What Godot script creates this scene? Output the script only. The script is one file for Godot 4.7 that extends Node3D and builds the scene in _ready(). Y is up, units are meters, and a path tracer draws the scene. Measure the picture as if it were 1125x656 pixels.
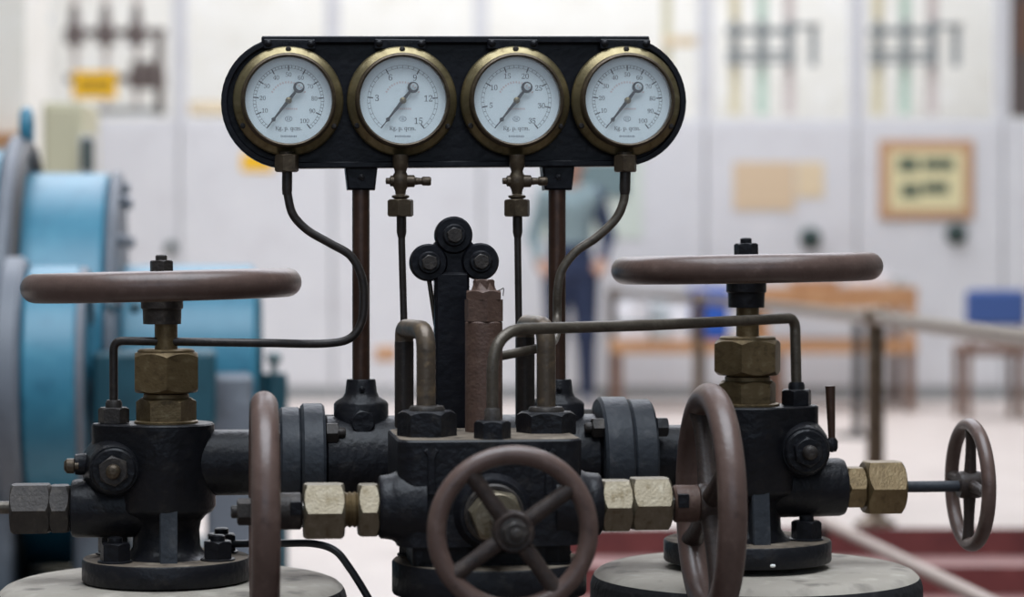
extends Node3D
# An old regulating valve group with four pressure gauges, in a generator hall.

const FPX := 2600.0            # focal length in photo pixels (1125 x 656)
const UNIT := 0.00125          # metres per pixel in the plane of the centre block
const NEAR := 3.25             # camera to centre block
const EYE := 0.95              # camera height over the hall floor
const HORIZON := 290.0

var cam_at := Vector3(0, EYE, NEAR)
var pitch := -atan((328.0 - HORIZON) / FPX)
var turn := deg_to_rad(7.0)
var rig := Transform3D()       # frame of the machine: x along its pipes, z out of its front
var rig_inv := Transform3D()
var mats := {}
var used := {}


# ------------------------------------------------------------------ mesh tools
class Shape:
	var v := PackedVector3Array()
	var n := PackedVector3Array()
	var col := PackedColorArray()

	func tri(a: Vector3, b: Vector3, c: Vector3, na: Vector3, nb: Vector3, nc: Vector3) -> void:
		var g := (b - a).cross(c - a)
		if g.length_squared() < 1e-20:
			return
		if g.dot(na + nb + nc) > 0.0:
			v.append_array([a, c, b]); n.append_array([na, nc, nb])
		else:
			v.append_array([a, b, c]); n.append_array([na, nb, nc])

	func flat(a: Vector3, b: Vector3, c: Vector3, nn: Vector3) -> void:
		tri(a, b, c, nn, nn, nn)

	func quad(a: Vector3, b: Vector3, c: Vector3, d: Vector3, nn: Vector3) -> void:
		tri(a, b, c, nn, nn, nn); tri(a, c, d, nn, nn, nn)

	static func frame(axis: Vector3) -> Basis:
		var z := axis.normalized()
		var up := Vector3.UP if absf(z.y) < 0.9 else Vector3.BACK
		var x := up.cross(z).normalized()
		return Basis(x, z.cross(x), z)

	# profile: array of Vector2(radius, height along the axis)
	func lathe(base: Vector3, axis: Vector3, prof: Array, segs := 40, oval := Vector2.ONE) -> void:
		var bs := Shape.frame(axis)
		var m := prof.size()
		var sn := []
		for i in m - 1:
			var d: Vector2 = prof[i + 1] - prof[i]
			sn.append(Vector2(d.y, -d.x).normalized() if d.length() > 1e-9 else Vector2(1, 0))
		for i in m - 1:
			var n0: Vector2 = sn[i]
			var n1: Vector2 = sn[i]
			if i > 0 and sn[i - 1].dot(sn[i]) > 0.72:
				n0 = (sn[i - 1] + sn[i]).normalized()
			if i < m - 2 and sn[i + 1].dot(sn[i]) > 0.72:
				n1 = (sn[i + 1] + sn[i]).normalized()
			var p0: Vector2 = prof[i]
			var p1: Vector2 = prof[i + 1]
			for s in segs:
				var a0 := TAU * s / segs
				var a1 := TAU * (s + 1) / segs
				var e0 := bs.x * cos(a0) * oval.x + bs.y * sin(a0) * oval.y
				var e1 := bs.x * cos(a1) * oval.x + bs.y * sin(a1) * oval.y
				var f0 := (bs.x * cos(a0) / oval.x + bs.y * sin(a0) / oval.y).normalized()
				var f1 := (bs.x * cos(a1) / oval.x + bs.y * sin(a1) / oval.y).normalized()
				var q00 := base + e0 * p0.x + bs.z * p0.y
				var q01 := base + e1 * p0.x + bs.z * p0.y
				var q10 := base + e0 * p1.x + bs.z * p1.y
				var q11 := base + e1 * p1.x + bs.z * p1.y
				var m00 := (f0 * n0.x + bs.z * n0.y).normalized()
				var m01 := (f1 * n0.x + bs.z * n0.y).normalized()
				var m10 := (f0 * n1.x + bs.z * n1.y).normalized()
				var m11 := (f1 * n1.x + bs.z * n1.y).normalized()
				tri(q00, q01, q11, m00, m01, m11)
				tri(q00, q11, q10, m00, m11, m10)

	func rod(a: Vector3, b: Vector3, r: float, segs := 24, bev := 0.0) -> void:
		var h := (b - a).length()
		var e := bev if bev > 0.0 else minf(r * 0.12, h * 0.2)
		lathe(a, b - a, [Vector2(0, 0), Vector2(r - e, 0), Vector2(r, e), Vector2(r, h - e), Vector2(r - e, h), Vector2(0, h)], segs)

	# hexagon bar with conical chamfers; ap = half the width across flats
	func hexa(base: Vector3, axis: Vector3, h: float, ap: float, rot := 0.0, top := true, bottom := false) -> void:
		var bs := Shape.frame(axis)
		var cols := 6
		var slope := 0.75
		var flat_r := ap * 0.96
		for f in 6:
			var mid := rot + TAU * f / 6.0
			var nn := bs.x * cos(mid) + bs.y * sin(mid)
			for i in cols:
				var p := []
				for j in [i, i + 1]:
					var t: float = -PI / 6 + PI / 3 * j / cols
					var rr := ap / cos(t)
					var cut := (rr - flat_r) * slope
					var dir := bs.x * cos(mid + t) + bs.y * sin(mid + t)
					p.append([base + dir * rr + bs.z * (h - (cut if top else 0.0)), base + dir * rr + bs.z * (cut if bottom else 0.0), base + dir * flat_r + bs.z * h, base + dir * flat_r, dir])
				quad(p[0][0], p[1][0], p[1][1], p[0][1], nn)
				var nt: Vector3 = (bs.z + p[0][4] * slope).normalized() if top else bs.z
				quad(p[0][0], p[1][0], p[1][2], p[0][2], nt)
				flat(p[0][2], p[1][2], base + bs.z * h, bs.z)
				var nb: Vector3 = (-bs.z + p[0][4] * slope).normalized() if bottom else -bs.z
				quad(p[0][1], p[1][1], p[1][3], p[0][3], nb)
				flat(p[0][3], p[1][3], base, -bs.z)

	func tube(pts: Array, r0: float, r1 := -1.0, segs := 14, caps := true) -> void:
		if r1 < 0.0:
			r1 = r0
		var m := pts.size()
		var tang := []
		for i in m:
			var t: Vector3 = pts[mini(i + 1, m - 1)] - pts[maxi(i - 1, 0)]
			tang.append(t.normalized())
		var bs := Shape.frame(tang[0])
		var x := bs.x
		var rings := []
		for i in m:
			x = (x - tang[i] * x.dot(tang[i])).normalized()
			var y: Vector3 = tang[i].cross(x)
			var r := lerpf(r0, r1, float(i) / (m - 1))
			var ring := []
			for s in segs:
				var a := TAU * s / segs
				var e := x * cos(a) + y * sin(a)
				ring.append([pts[i] + e * r, e])
			rings.append(ring)
		for i in m - 1:
			for s in segs:
				var a = rings[i][s]; var b = rings[i][(s + 1) % segs]
				var c = rings[i + 1][(s + 1) % segs]; var d = rings[i + 1][s]
				tri(a[0], b[0], c[0], a[1], b[1], c[1]); tri(a[0], c[0], d[0], a[1], c[1], d[1])
		if caps:
			for s in segs:
				flat(rings[0][s][0], rings[0][(s + 1) % segs][0], pts[0], -tang[0])
				flat(rings[m - 1][s][0], rings[m - 1][(s + 1) % segs][0], pts[m - 1], tang[m - 1])

	func torus(c: Vector3, axis: Vector3, big: float, r: float, sr := 80, st := 20, squash := 1.0) -> void:
		var bs := Shape.frame(axis)
		for i in sr:
			var a := [TAU * i / sr, TAU * (i + 1) / sr]
			for j in st:
				var b := [TAU * j / st, TAU * (j + 1) / st]
				var p := []
				for k in [[0, 0], [1, 0], [1, 1], [0, 1]]:
					var e: Vector3 = bs.x * cos(a[k[0]]) + bs.y * sin(a[k[0]])
					var cb := cos(b[k[1]]); var sb := sin(b[k[1]])
					p.append([c + e * (big + r * cb) + bs.z * r * squash * sb, (e * cb + bs.z * sb / squash).normalized()])
				tri(p[0][0], p[1][0], p[2][0], p[0][1], p[1][1], p[2][1]); tri(p[0][0], p[2][0], p[3][0], p[0][1], p[2][1], p[3][1])

	# box with chamfered edges
	func box(c: Vector3, size: Vector3, bev := 0.0, bs := Basis.IDENTITY) -> void:
		var h := size * 0.5
		var e := minf(bev, minf(h.x, minf(h.y, h.z)) * 0.9)
		for ax in 3:
			var u := (ax + 1) % 3
			var w := (ax + 2) % 3
			for s in [-1.0, 1.0]:
				var nn := Vector3.ZERO; nn[ax] = s
				var q := []
				for k in [[-1, -1], [1, -1], [1, 1], [-1, 1]]:
					var p := Vector3.ZERO
					p[ax] = s * h[ax]; p[u] = k[0] * (h[u] - e); p[w] = k[1] * (h[w] - e)
					q.append(c + bs * p)
				quad(q[0], q[1], q[2], q[3], bs * nn)
		if e <= 0.0:
			return
		for ax in 3:
			var u := (ax + 1) % 3
			var w := (ax + 2) % 3
			for su in [-1.0, 1.0]:
				for sw in [-1.0, 1.0]:
					var nn := Vector3.ZERO; nn[u] = su; nn[w] = sw
					var q := []
					for k in [[-1, 0], [1, 0], [1, 1], [-1, 1]]:
						var p := Vector3.ZERO
						p[ax] = k[0] * (h[ax] - e)
						p[u] = su * (h[u] - (e if k[1] == 1 else 0.0)); p[w] = sw * (h[w] - (0.0 if k[1] == 1 else e))
						q.append(c + bs * p)
					quad(q[0], q[1], q[2], q[3], (bs * nn).normalized())
		for sx in [-1.0, 1.0]:
			for sy in [-1.0, 1.0]:
				for sz in [-1.0, 1.0]:
					var k := Vector3(sx, sy, sz)
					flat(c + bs * (k * Vector3(h.x, h.y - e, h.z - e)), c + bs * (k * Vector3(h.x - e, h.y, h.z - e)), c + bs * (k * Vector3(h.x - e, h.y - e, h.z)), (bs * k).normalized())

	static func inset(poly: PackedVector2Array, d: float) -> PackedVector2Array:
		var out := PackedVector2Array()
		var m := poly.size()
		for i in m:
			var a := (poly[i] - poly[(i + m - 1) % m]).normalized()
			var b := (poly[(i + 1) % m] - poly[i]).normalized()
			var na := Vector2(-a.y, a.x)
			var nb := Vector2(-b.y, b.x)
			var nn := (na + nb).normalized()
			out.append(poly[i] + nn * d / maxf(0.4, nn.dot(na)))
		return out

	# extruded outline (counter-clockwise in x, y of t), from z0 to z1, its front edge chamfered
	func extrude(poly: PackedVector2Array, t: Transform3D, z0: float, z1: float, bev := 0.0, smooth := false) -> void:
		var m := poly.size()
		var top := Shape.inset(poly, bev) if bev > 0.0 else poly
		var zb := z1 - bev
		for i in m:
			var j := (i + 1) % m
			var d := (poly[j] - poly[i]).normalized()
			var n0 := Vector2(d.y, -d.x)
			var n1 := n0
			if smooth:
				var dp := (poly[i] - poly[(i + m - 1) % m]).normalized()
				var dn := (poly[(j + 1) % m] - poly[j]).normalized()
				if dp.dot(d) > 0.75: n0 = (n0 + Vector2(dp.y, -dp.x)).normalized()
				if dn.dot(d) > 0.75: n1 = (n1 + Vector2(dn.y, -dn.x)).normalized()
			var A := t.basis * Vector3(n0.x, n0.y, 0); var B := t.basis * Vector3(n1.x, n1.y, 0)
			var a := t * Vector3(poly[i].x, poly[i].y, z0); var b := t * Vector3(poly[j].x, poly[j].y, z0)
			var c := t * Vector3(poly[j].x, poly[j].y, zb); var e := t * Vector3(poly[i].x, poly[i].y, zb)
			tri(a, b, c, A, B, B); tri(a, c, e, A, B, A)
			if bev > 0.0:
				var f := t.basis.z.normalized()
				var g := t * Vector3(top[j].x, top[j].y, z1); var h := t * Vector3(top[i].x, top[i].y, z1)
				tri(e, c, g, (A + f).normalized(), (B + f).normalized(), (B + f).normalized()); tri(e, g, h, (A + f).normalized(), (B + f).normalized(), (A + f).normalized())
		var ix := Geometry2D.triangulate_polygon(poly)
		var zn := t.basis.z.normalized()
		for i in range(0, ix.size(), 3):
			flat(t * Vector3(poly[ix[i]].x, poly[ix[i]].y, z0), t * Vector3(poly[ix[i + 1]].x, poly[ix[i + 1]].y, z0), t * Vector3(poly[ix[i + 2]].x, poly[ix[i + 2]].y, z0), -zn)
			flat(t * Vector3(top[ix[i]].x, top[ix[i]].y, z1), t * Vector3(top[ix[i + 1]].x, top[ix[i + 1]].y, z1), t * Vector3(top[ix[i + 2]].x, top[ix[i + 2]].y, z1), zn)

	# a ring between two outlines of the same number of points
	func rim(outer: PackedVector2Array, inner: PackedVector2Array, t: Transform3D, z0: float, z1: float, bev: float) -> void:
		var m := outer.size()
		var o2 := Shape.inset(outer, bev)
		var i2 := Shape.inset(inner, -bev)
		var zn := t.basis.z.normalized()
		for i in m:
			var j := (i + 1) % m
			var d := (outer[j] - outer[i]).normalized()
			var nn := t.basis * Vector3(d.y, -d.x, 0)
			var loops := [[outer, z0], [outer, z1 - bev], [o2, z1], [i2, z1], [inner, z1 - bev], [inner, z0]]
			var norms := [nn, (nn + zn).normalized(), zn, (zn - nn).normalized(), -nn]
			for k in 5:
				var a: PackedVector2Array = loops[k][0]; var b: PackedVector2Array = loops[k + 1][0]
				quad(t * Vector3(a[i].x, a[i].y, loops[k][1]), t * Vector3(a[j].x, a[j].y, loops[k][1]), t * Vector3(b[j].x, b[j].y, loops[k + 1][1]), t * Vector3(b[i].x, b[i].y, loops[k + 1][1]), norms[k])

	func mesh() -> ArrayMesh:
		var arr := []
		arr.resize(Mesh.ARRAY_MAX)
		arr[Mesh.ARRAY_VERTEX] = v
		arr[Mesh.ARRAY_NORMAL] = n
		if col.size() == v.size():
			arr[Mesh.ARRAY_COLOR] = col
		var o := ArrayMesh.new()
		o.add_surface_from_arrays(Mesh.PRIMITIVE_TRIANGLES, arr)
		return o


# ------------------------------------------------------------------ where things are
func ray(px: float, py: float) -> Vector3:
	return Basis(Vector3.RIGHT, pitch) * Vector3((px - 562.5) / FPX, (328.0 - py) / FPX, -1.0)

func at(px: float, py: float, dist: float) -> Vector3:      # point seen at a pixel, dist metres in front of the camera
	var d := ray(px, py)
	return cam_at + d * (dist / -d.z)

func on_floor(px: float, dist: float, h := 0.0) -> Vector3:
	var p := at(px, HORIZON, dist)
	p.y = h
	return p

func lo(px: float, py: float, c := 0.0) -> Vector3:         # the same in the machine's frame, in its plane z = c units
	var o := rig_inv * cam_at
	var d := rig_inv.basis * ray(px, py)
	return o + d * ((c * UNIT - o.z) / d.z)

func sz(px: float, p: Vector3) -> float:                    # length in metres of px pixels at p (machine frame)
	return px * (NEAR - (rig * p).z) / FPX

func fillet(pts: Array, rad: float, steps := 8) -> Array:
	var out := [pts[0]]
	for i in range(1, pts.size() - 1):
		var p: Vector3 = pts[i]
		var a: Vector3 = pts[i - 1] - p
		var b: Vector3 = pts[i + 1] - p
		var ra := minf(rad, minf(a.length(), b.length()) * 0.48)
		var p0 := p + a.normalized() * ra
		var p1 := p + b.normalized() * ra
		for s in steps + 1:
			var t := float(s) / steps
			out.append(p0.lerp(p, t).lerp(p.lerp(p1, t), t))
	out.append(pts[-1])
	return out

func spline(pts: Array, steps := 8) -> Array:
	var out := []
	for i in pts.size() - 1:
		var p0: Vector3 = pts[maxi(i - 1, 0)]; var p1: Vector3 = pts[i]; var p2: Vector3 = pts[i + 1]; var p3: Vector3 = pts[mini(i + 2, pts.size() - 1)]
		for s in steps:
			out.append(p1.cubic_interpolate(p2, p0, p3, float(s) / steps))
	out.append(pts[-1])
	return out


# ------------------------------------------------------------------ nodes
func numbered(called: String) -> String:
	var k: int = used.get(called, -1) + 1
	used[called] = k
	return called if k == 0 else "%s_%03d" % [called, k]

func thing(called: String, label: String, category: String, base: Vector3, group := "", in_rig := true) -> Node3D:
	var o := Node3D.new()
	o.name = numbered(called)
	add_child(o)
	o.transform = (rig if in_rig else Transform3D.IDENTITY) * Transform3D(Basis.IDENTITY, base)
	o.set_meta("label", label)
	o.set_meta("category", category)
	if group != "":
		o.set_meta("group", group)
	return o

func part(root: Node3D, called: String, s: Shape, m: String, parent: Node3D = null) -> MeshInstance3D:
	var o := MeshInstance3D.new()
	o.name = called
	o.mesh = s.mesh()
	o.material_override = mats[m]
	var under := parent if parent else root
	under.add_child(o, true)
	if under == root:
		o.position = -root.get_meta("base") if root.has_meta("base") else -(rig_inv * root.position if root.has_meta("rigged") else root.position)
	return o

func rigged(called: String, label: String, category: String, base: Vector3, group := "") -> Node3D:
	var o := thing(called, label, category, base, group, true)
	o.set_meta("rigged", true)
	return o

func placed(called: String, label: String, category: String, base: Vector3, group := "") -> Node3D:
	return thing(called, label, category, base, group, false)

func struct(called: String, s: Shape, m: String) -> MeshInstance3D:
	var o := MeshInstance3D.new()
	o.name = numbered(called)
	o.mesh = s.mesh()
	o.material_override = mats[m]
	o.set_meta("kind", "structure")
	add_child(o)
	return o

func lettering(root: Node3D, parent: Node3D, text: String, p: Vector3, height: float, m: String, called := "numeral", bold := false) -> void:
	var f := SystemFont.new()
	f.font_names = PackedStringArray(["Droid Serif"])
	if bold: f.font_weight = 700
	var t := TextMesh.new()
	t.text = text; t.font = f; t.font_size = 32; t.pixel_size = height / 32.0 * 1.38; t.depth = 0.0002; t.curve_step = 4.0
	var o := MeshInstance3D.new()
	o.name = called; o.mesh = t; o.material_override = mats[m]
	parent.add_child(o, true)
	o.position = p


# ------------------------------------------------------------------ materials
func noise_tex(seed_: int, freq: float, ramp: Array, octaves := 4, size := 512, kind := FastNoiseLite.TYPE_SIMPLEX_SMOOTH) -> NoiseTexture2D:
	var f := FastNoiseLite.new()
	f.noise_type = kind; f.seed = seed_; f.frequency = freq; f.fractal_octaves = octaves
	var t := NoiseTexture2D.new()
	t.width = size; t.height = size; t.seamless = true; t.noise = f
	var g := Gradient.new()
	var off := PackedFloat32Array(); var cs := PackedColorArray()
	for r in ramp:
		off.append(r[0]); cs.append(r[1])
	g.offsets = off; g.colors = cs
	t.color_ramp = g
	return t

func grey(a: float) -> Color:
	return Color(a, a, a)

func rgb8(r: int, g: int, b: int) -> Color:
	return Color(r / 255.0, g / 255.0, b / 255.0)

var bump_fine: NoiseTexture2D
var bump_cast: NoiseTexture2D

func surf(called: String, base: Color, dark: Color, light: Color, rough: float, metal := 0.0, scale := 6.0, bump := 0.0, cast := false, seed_ := 1, spec := 0.5) -> StandardMaterial3D:
	var m := StandardMaterial3D.new()
	m.resource_name = called
	m.albedo_texture = noise_tex(seed_, 0.012, [[0.0, dark], [0.35, base], [0.62, base], [1.0, light]], 6)
	m.roughness = rough; m.metallic = metal; m.metallic_specular = spec
	m.uv1_triplanar = true; m.uv1_world_triplanar = true
	m.uv1_scale = Vector3.ONE * scale
	if bump > 0.0:
		m.heightmap_enabled = true
		m.heightmap_texture = bump_cast if cast else bump_fine
		m.heightmap_scale = bump
	mats[called] = m
	return m

func plain(called: String, c: Color, rough := 0.6, metal := 0.0) -> StandardMaterial3D:
	var m := StandardMaterial3D.new()
	m.resource_name = called
	m.albedo_color = c; m.roughness = rough; m.metallic = metal
	mats[called] = m
	return m

func make_materials() -> void:
	bump_fine = noise_tex(3, 0.05, [[0.0, grey(0)], [1.0, grey(1)]], 4)
	bump_cast = noise_tex(9, 0.03, [[0.0, grey(0)], [1.0, grey(1)]], 5)
	surf("black_iron", rgb8(25, 25, 29), rgb8(15, 15, 17), rgb8(48, 45, 43), 0.4, 0.0, 4.0, 0.12, true, 11, 0.34)
	surf("black_panel", rgb8(22, 22, 27), rgb8(15, 15, 19), rgb8(37, 36, 38), 0.36, 0.0, 4.0, 0.05, true, 12, 0.30)
	surf("grey_iron", rgb8(50, 53, 58), rgb8(32, 34, 38), rgb8(82, 81, 82), 0.48, 0.0, 4.0, 0.1, true, 13, 0.36)
	surf("worn_iron", rgb8(56, 51, 48), rgb8(30, 28, 28), rgb8(94, 86, 78), 0.48, 0.2, 6.0, 0.06, false, 14, 0.40)
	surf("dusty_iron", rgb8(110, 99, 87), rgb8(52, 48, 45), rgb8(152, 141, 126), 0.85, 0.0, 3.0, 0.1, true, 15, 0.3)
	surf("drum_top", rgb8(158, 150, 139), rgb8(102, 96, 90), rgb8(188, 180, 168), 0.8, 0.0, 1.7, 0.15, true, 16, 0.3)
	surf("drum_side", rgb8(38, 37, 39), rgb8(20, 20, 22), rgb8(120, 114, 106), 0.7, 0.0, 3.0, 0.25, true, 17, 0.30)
	surf("brown_wheel", rgb8(91, 72, 65), rgb8(69, 54, 49), rgb8(113, 93, 85), 0.36, 0.0, 5.0, 0.03, false, 18)
	surf("wheel_spoke", rgb8(56, 46, 42), rgb8(34, 29, 27), rgb8(98, 84, 72), 0.45, 0.0, 7.0, 0.06, false, 19, 0.40)
	surf("brass", rgb8(124, 114, 96), rgb8(92, 80, 59), rgb8(150, 142, 126), 0.4, 0.7, 8.0, 0.03, false, 20)
	surf("dark_brass", rgb8(112, 94, 66), rgb8(74, 60, 40), rgb8(142, 126, 96), 0.44, 0.6, 8.0, 0.04, false, 21)
	surf("gauge_brass", rgb8(126, 114, 84), rgb8(86, 73, 50), rgb8(150, 139, 110), 0.38, 0.8, 9.0, 0.02, false, 22)
	surf("bronze", rgb8(78, 66, 52), rgb8(50, 42, 34), rgb8(104, 92, 72), 0.42, 0.5, 9.0, 0.04, false, 23)
	surf("rust_brown", rgb8(88, 66, 56), rgb8(62, 46, 38), rgb8(120, 98, 84), 0.55, 0.1, 6.0, 0.05, false, 24)
	surf("column_brown", rgb8(66, 45, 35), rgb8(44, 30, 24), rgb8(88, 62, 48), 0.35, 0.2, 5.0, 0.02, false, 25)
	surf("tube_grey", rgb8(84, 76, 66), rgb8(54, 47, 41), rgb8(112, 104, 94), 0.4, 0.4, 9.0, 0.03, false, 26)
	surf("tube_dark", rgb8(46, 40, 37), rgb8(28, 25, 24), rgb8(70, 62, 56), 0.4, 0.3, 9.0, 0.03, false, 27)
	surf("bend_pipe", rgb8(92, 80, 68), rgb8(48, 42, 38), rgb8(164, 138, 104), 0.38, 0.4, 5.0, 0.03, false, 28)
	surf("bright_steel", rgb8(150, 146, 140), rgb8(104, 98, 90), rgb8(180, 176, 170), 0.32, 0.8, 9.0, 0.02, false, 29)
	var dial := surf("dial_white", rgb8(230, 242, 245), rgb8(222, 234, 237), rgb8(236, 246, 248), 0.5, 0.0, 12.0)
	dial.metallic_specular = 0.3
	plain("ink", rgb8(34, 38, 48), 0.6)
	plain("ink_pale", rgb8(110, 122, 134), 0.6)
	plain("ink_red", rgb8(214, 200, 198), 0.6)
	plain("needle", rgb8(36, 34, 38), 0.4)
	plain("needle_tail", rgb8(230, 226, 220), 0.4)
	plain("black_rubber", rgb8(30, 31, 34), 0.4)
	plain("white_speck", rgb8(225, 225, 220), 0.7)
	var g := StandardMaterial3D.new()
	g.resource_name = "gauge_glass"
	g.transparency = BaseMaterial3D.TRANSPARENCY_ALPHA
	g.albedo_color = Color(1, 1, 1, 0.04); g.roughness = 0.03
	mats["gauge_glass"] = g
	# the hall
	surf("floor_screed", rgb8(200, 187, 178), rgb8(182, 169, 160), rgb8(212, 200, 190), 0.55, 0.0, 0.35, 0.02, false, 40)
	surf("floor_dark", rgb8(92, 80, 74), rgb8(74, 64, 60), rgb8(112, 98, 90), 0.6, 0.0, 0.5, 0.02, false, 51)
	surf("red_paint", rgb8(114, 53, 51), rgb8(98, 44, 43), rgb8(132, 70, 67), 0.6, 0.0, 0.8, 0.02, false, 41)
	surf("tread_stone", rgb8(156, 118, 113), rgb8(138, 102, 98), rgb8(172, 136, 130), 0.6, 0.0, 0.8, 0.02, false, 42)
	surf("wall_cream", rgb8(240, 236, 226), rgb8(232, 227, 215), rgb8(246, 243, 236), 0.8, 0.0, 0.4, 0.0, false, 43)
	surf("wall_dado", rgb8(104, 106, 102), rgb8(94, 96, 92), rgb8(112, 114, 110), 0.8, 0.0, 0.4, 0.0, false, 52)
	surf("cubicle_white", rgb8(215, 214, 215), rgb8(208, 206, 207), rgb8(222, 221, 221), 0.45, 0.0, 0.5, 0.0, false, 44)
	surf("ceiling_white", rgb8(232, 230, 226), rgb8(224, 222, 218), rgb8(238, 236, 232), 0.8, 0.0, 0.3, 0.0, false, 45)
	surf("teal_paint", rgb8(56, 122, 146), rgb8(42, 100, 124), rgb8(76, 144, 166), 0.38, 0.0, 1.2, 0.02, false, 46)
	surf("teal_grey", rgb8(108, 112, 120), rgb8(84, 88, 94), rgb8(132, 138, 144), 0.5, 0.0, 1.2, 0.02, false, 47)
	surf("teal_dark", rgb8(36, 76, 88), rgb8(26, 58, 68), rgb8(52, 96, 108), 0.4, 0.0, 1.2, 0.02, false, 48)
	surf("wood", rgb8(182, 134, 92), rgb8(158, 110, 72), rgb8(204, 160, 118), 0.55, 0.0, 1.0, 0.02, false, 49)
	surf("rail_steel", rgb8(104, 88, 72), rgb8(72, 58, 46), rgb8(142, 128, 112), 0.28, 0.55, 2.0, 0.02, false, 50)
	plain("dark_metal", rgb8(46, 44, 44), 0.5)
	plain("dark_green", rgb8(42, 62, 58), 0.5)
	plain("busbar_brown", rgb8(96, 84, 80), 0.6)
	plain("busbar_grey", rgb8(136, 140, 140), 0.6)
	plain("phase_yellow", rgb8(214, 202, 166), 0.6)
	plain("phase_green", rgb8(184, 206, 188), 0.6)
	plain("phase_red", rgb8(200, 186, 180), 0.6)
	plain("sign_yellow", rgb8(238, 184, 16), 0.5)
	plain("sign_ink", rgb8(120, 92, 20), 0.6)
	plain("frame_wood", rgb8(190, 148, 112), 0.5)
	plain("chart_paper", rgb8(222, 212, 166), 0.7)
	plain("chart_ink", rgb8(78, 92, 76), 0.7)
	plain("beige_card", rgb8(214, 190, 158), 0.7)
	plain("beige_card_pale", rgb8(222, 202, 168), 0.7)
	plain("cream_box", rgb8(206, 200, 170), 0.6)
	plain("blue_cloth", rgb8(58, 84, 140), 0.8)
	plain("blue_plastic", rgb8(30, 84, 176), 0.5)
	plain("white_paper", rgb8(232, 232, 236), 0.7)
	plain("grey_paper", rgb8(196, 204, 208), 0.7)
	plain("board_green", rgb8(206, 214, 202), 0.5)
	plain("board_dark", rgb8(110, 130, 132), 0.5)
	plain("plinth_grey", rgb8(150, 152, 152), 0.6)
	plain("pale_pipe", rgb8(172, 154, 144), 0.4)
	plain("brown_wood", rgb8(112, 82, 66), 0.6)
	var pm := plain("person_cloth", Color.WHITE, 0.85)
	pm.vertex_color_use_as_albedo = true


# ------------------------------------------------------------------ fittings
func bolt_up(root: Node3D, called: String, p: Vector3, ap: float, h: float, m: String, axis := Vector3.UP, rot := 0.3, washer := 1.35, tip := 0.45) -> MeshInstance3D:
	var s := Shape.new()
	s.hexa(p, axis, h, ap, rot)
	var o := part(root, called, s, m)
	if washer > 0.0:
		var w := Shape.new()
		var wt := h * 0.12
		w.lathe(p - axis * wt, axis, [Vector2(0, 0), Vector2(ap * washer, 0), Vector2(ap * washer, wt * 0.7), Vector2(ap * washer * 0.95, wt), Vector2(0, wt)], 28)
		part(root, "washer", w, m, o)
	if tip > 0.0:
		var t := Shape.new()
		var r := ap * 0.55
		t.lathe(p + axis * h, axis, [Vector2(r, -0.001), Vector2(r, h * tip * 0.8), Vector2(r * 0.75, h * tip), Vector2(0, h * tip)], 18)
		part(root, "stud", t, m, o)
	return o

func handwheel(called: String, label: String, p: Vector3, axis: Vector3, big: float, r: float, hub_r: float, hub_h: float, spokes: int, rot: float, nut_side: float, nut_ap: float, spoke_r: float, nut_m := "worn_iron") -> Node3D:
	axis = axis.normalized()
	var root := rigged(called, label, "handwheel", p)
	var s := Shape.new()
	s.torus(p, axis, big, r, 96, 22)
	part(root, "rim", s, "brown_wheel")
	var bs := Shape.frame(axis)
	for k in spokes:
		var a := rot + TAU * k / spokes
		var e := bs.x * cos(a) + bs.y * sin(a)
		var w := Shape.new()
		var pts := []
		for i in 9:
			var t := i / 8.0
			pts.append(p + e * lerpf(hub_r * 0.6, big, t))
		# spoke thicker at the hub and flared at the rim
		var prof := []
		var len := big - r * 0.45 - hub_r * 0.5
		for i in 11:
			var t := i / 10.0
			var rr := minf(spoke_r * (1.1 - 0.25 * t + 0.5 * pow(t, 7.0) + 0.25 * pow(1.0 - t, 6.0)), maxf(r * 0.9, spoke_r))
			prof.append(Vector2(rr, t * len))
		w.lathe(p + e * hub_r * 0.5, e, prof, 18)
		part(root, "spoke", w, "wheel_spoke")
	var h := Shape.new()
	h.lathe(p - axis * hub_h * 0.5, axis, [Vector2(0, 0), Vector2(hub_r * 0.9, 0), Vector2(hub_r, hub_h * 0.12), Vector2(hub_r, hub_h * 0.85), Vector2(hub_r * 0.9, hub_h), Vector2(hub_r * 0.62, hub_h), Vector2(hub_r * 0.55, hub_h * 0.94), Vector2(0, hub_h * 0.94)], 36)
	part(root, "hub", h, "wheel_spoke")
	var na := axis * nut_side
	bolt_up(root, "nut", p + na * (hub_h * 0.5 + nut_ap * 0.12), nut_ap, nut_ap * 1.15, nut_m, na, 0.2, 1.3, 0.45)
	return root

# a hexagonal fitting built along the machine's x axis, x0 and x1 in pixels
func hex_x(root: Node3D, called: String, x0: float, x1: float, py: float, half: float, m: String, c := 0.0, both := true) -> MeshInstance3D:
	var a := lo(minf(x0, x1), py, c)
	var b := lo(maxf(x0, x1), py, c)
	a.y = (a.y + b.y) * 0.5
	b = Vector3(b.x, a.y, a.z)
	var s := Shape.new()
	s.hexa(a, Vector3.RIGHT, b.x - a.x, sz(half, a), PI / 6, true, both)
	return part(root, called, s, m)

func rod_x(root: Node3D, called: String, x0: float, x1: float, py: float, r: float, m: String, c := 0.0, segs := 28) -> MeshInstance3D:
	var a := lo(x0, py, c)
	var b := lo(x1, py, c)
	var s := Shape.new()
	s.rod(a, Vector3(b.x, a.y, a.z), sz(r, a), segs)
	return part(root, called, s, m)

func pv(list: Array, u: float) -> PackedVector2Array:
	var o := PackedVector2Array()
	for q in list:
		o.append(q * u)
	return o

func circle2(cx: float, cy: float, r: float, segs := 32) -> PackedVector2Array:
	var o := PackedVector2Array()
	for i in segs:
		o.append(Vector2(cx + r * cos(TAU * i / segs), cy + r * sin(TAU * i / segs)))
	return o


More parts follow.
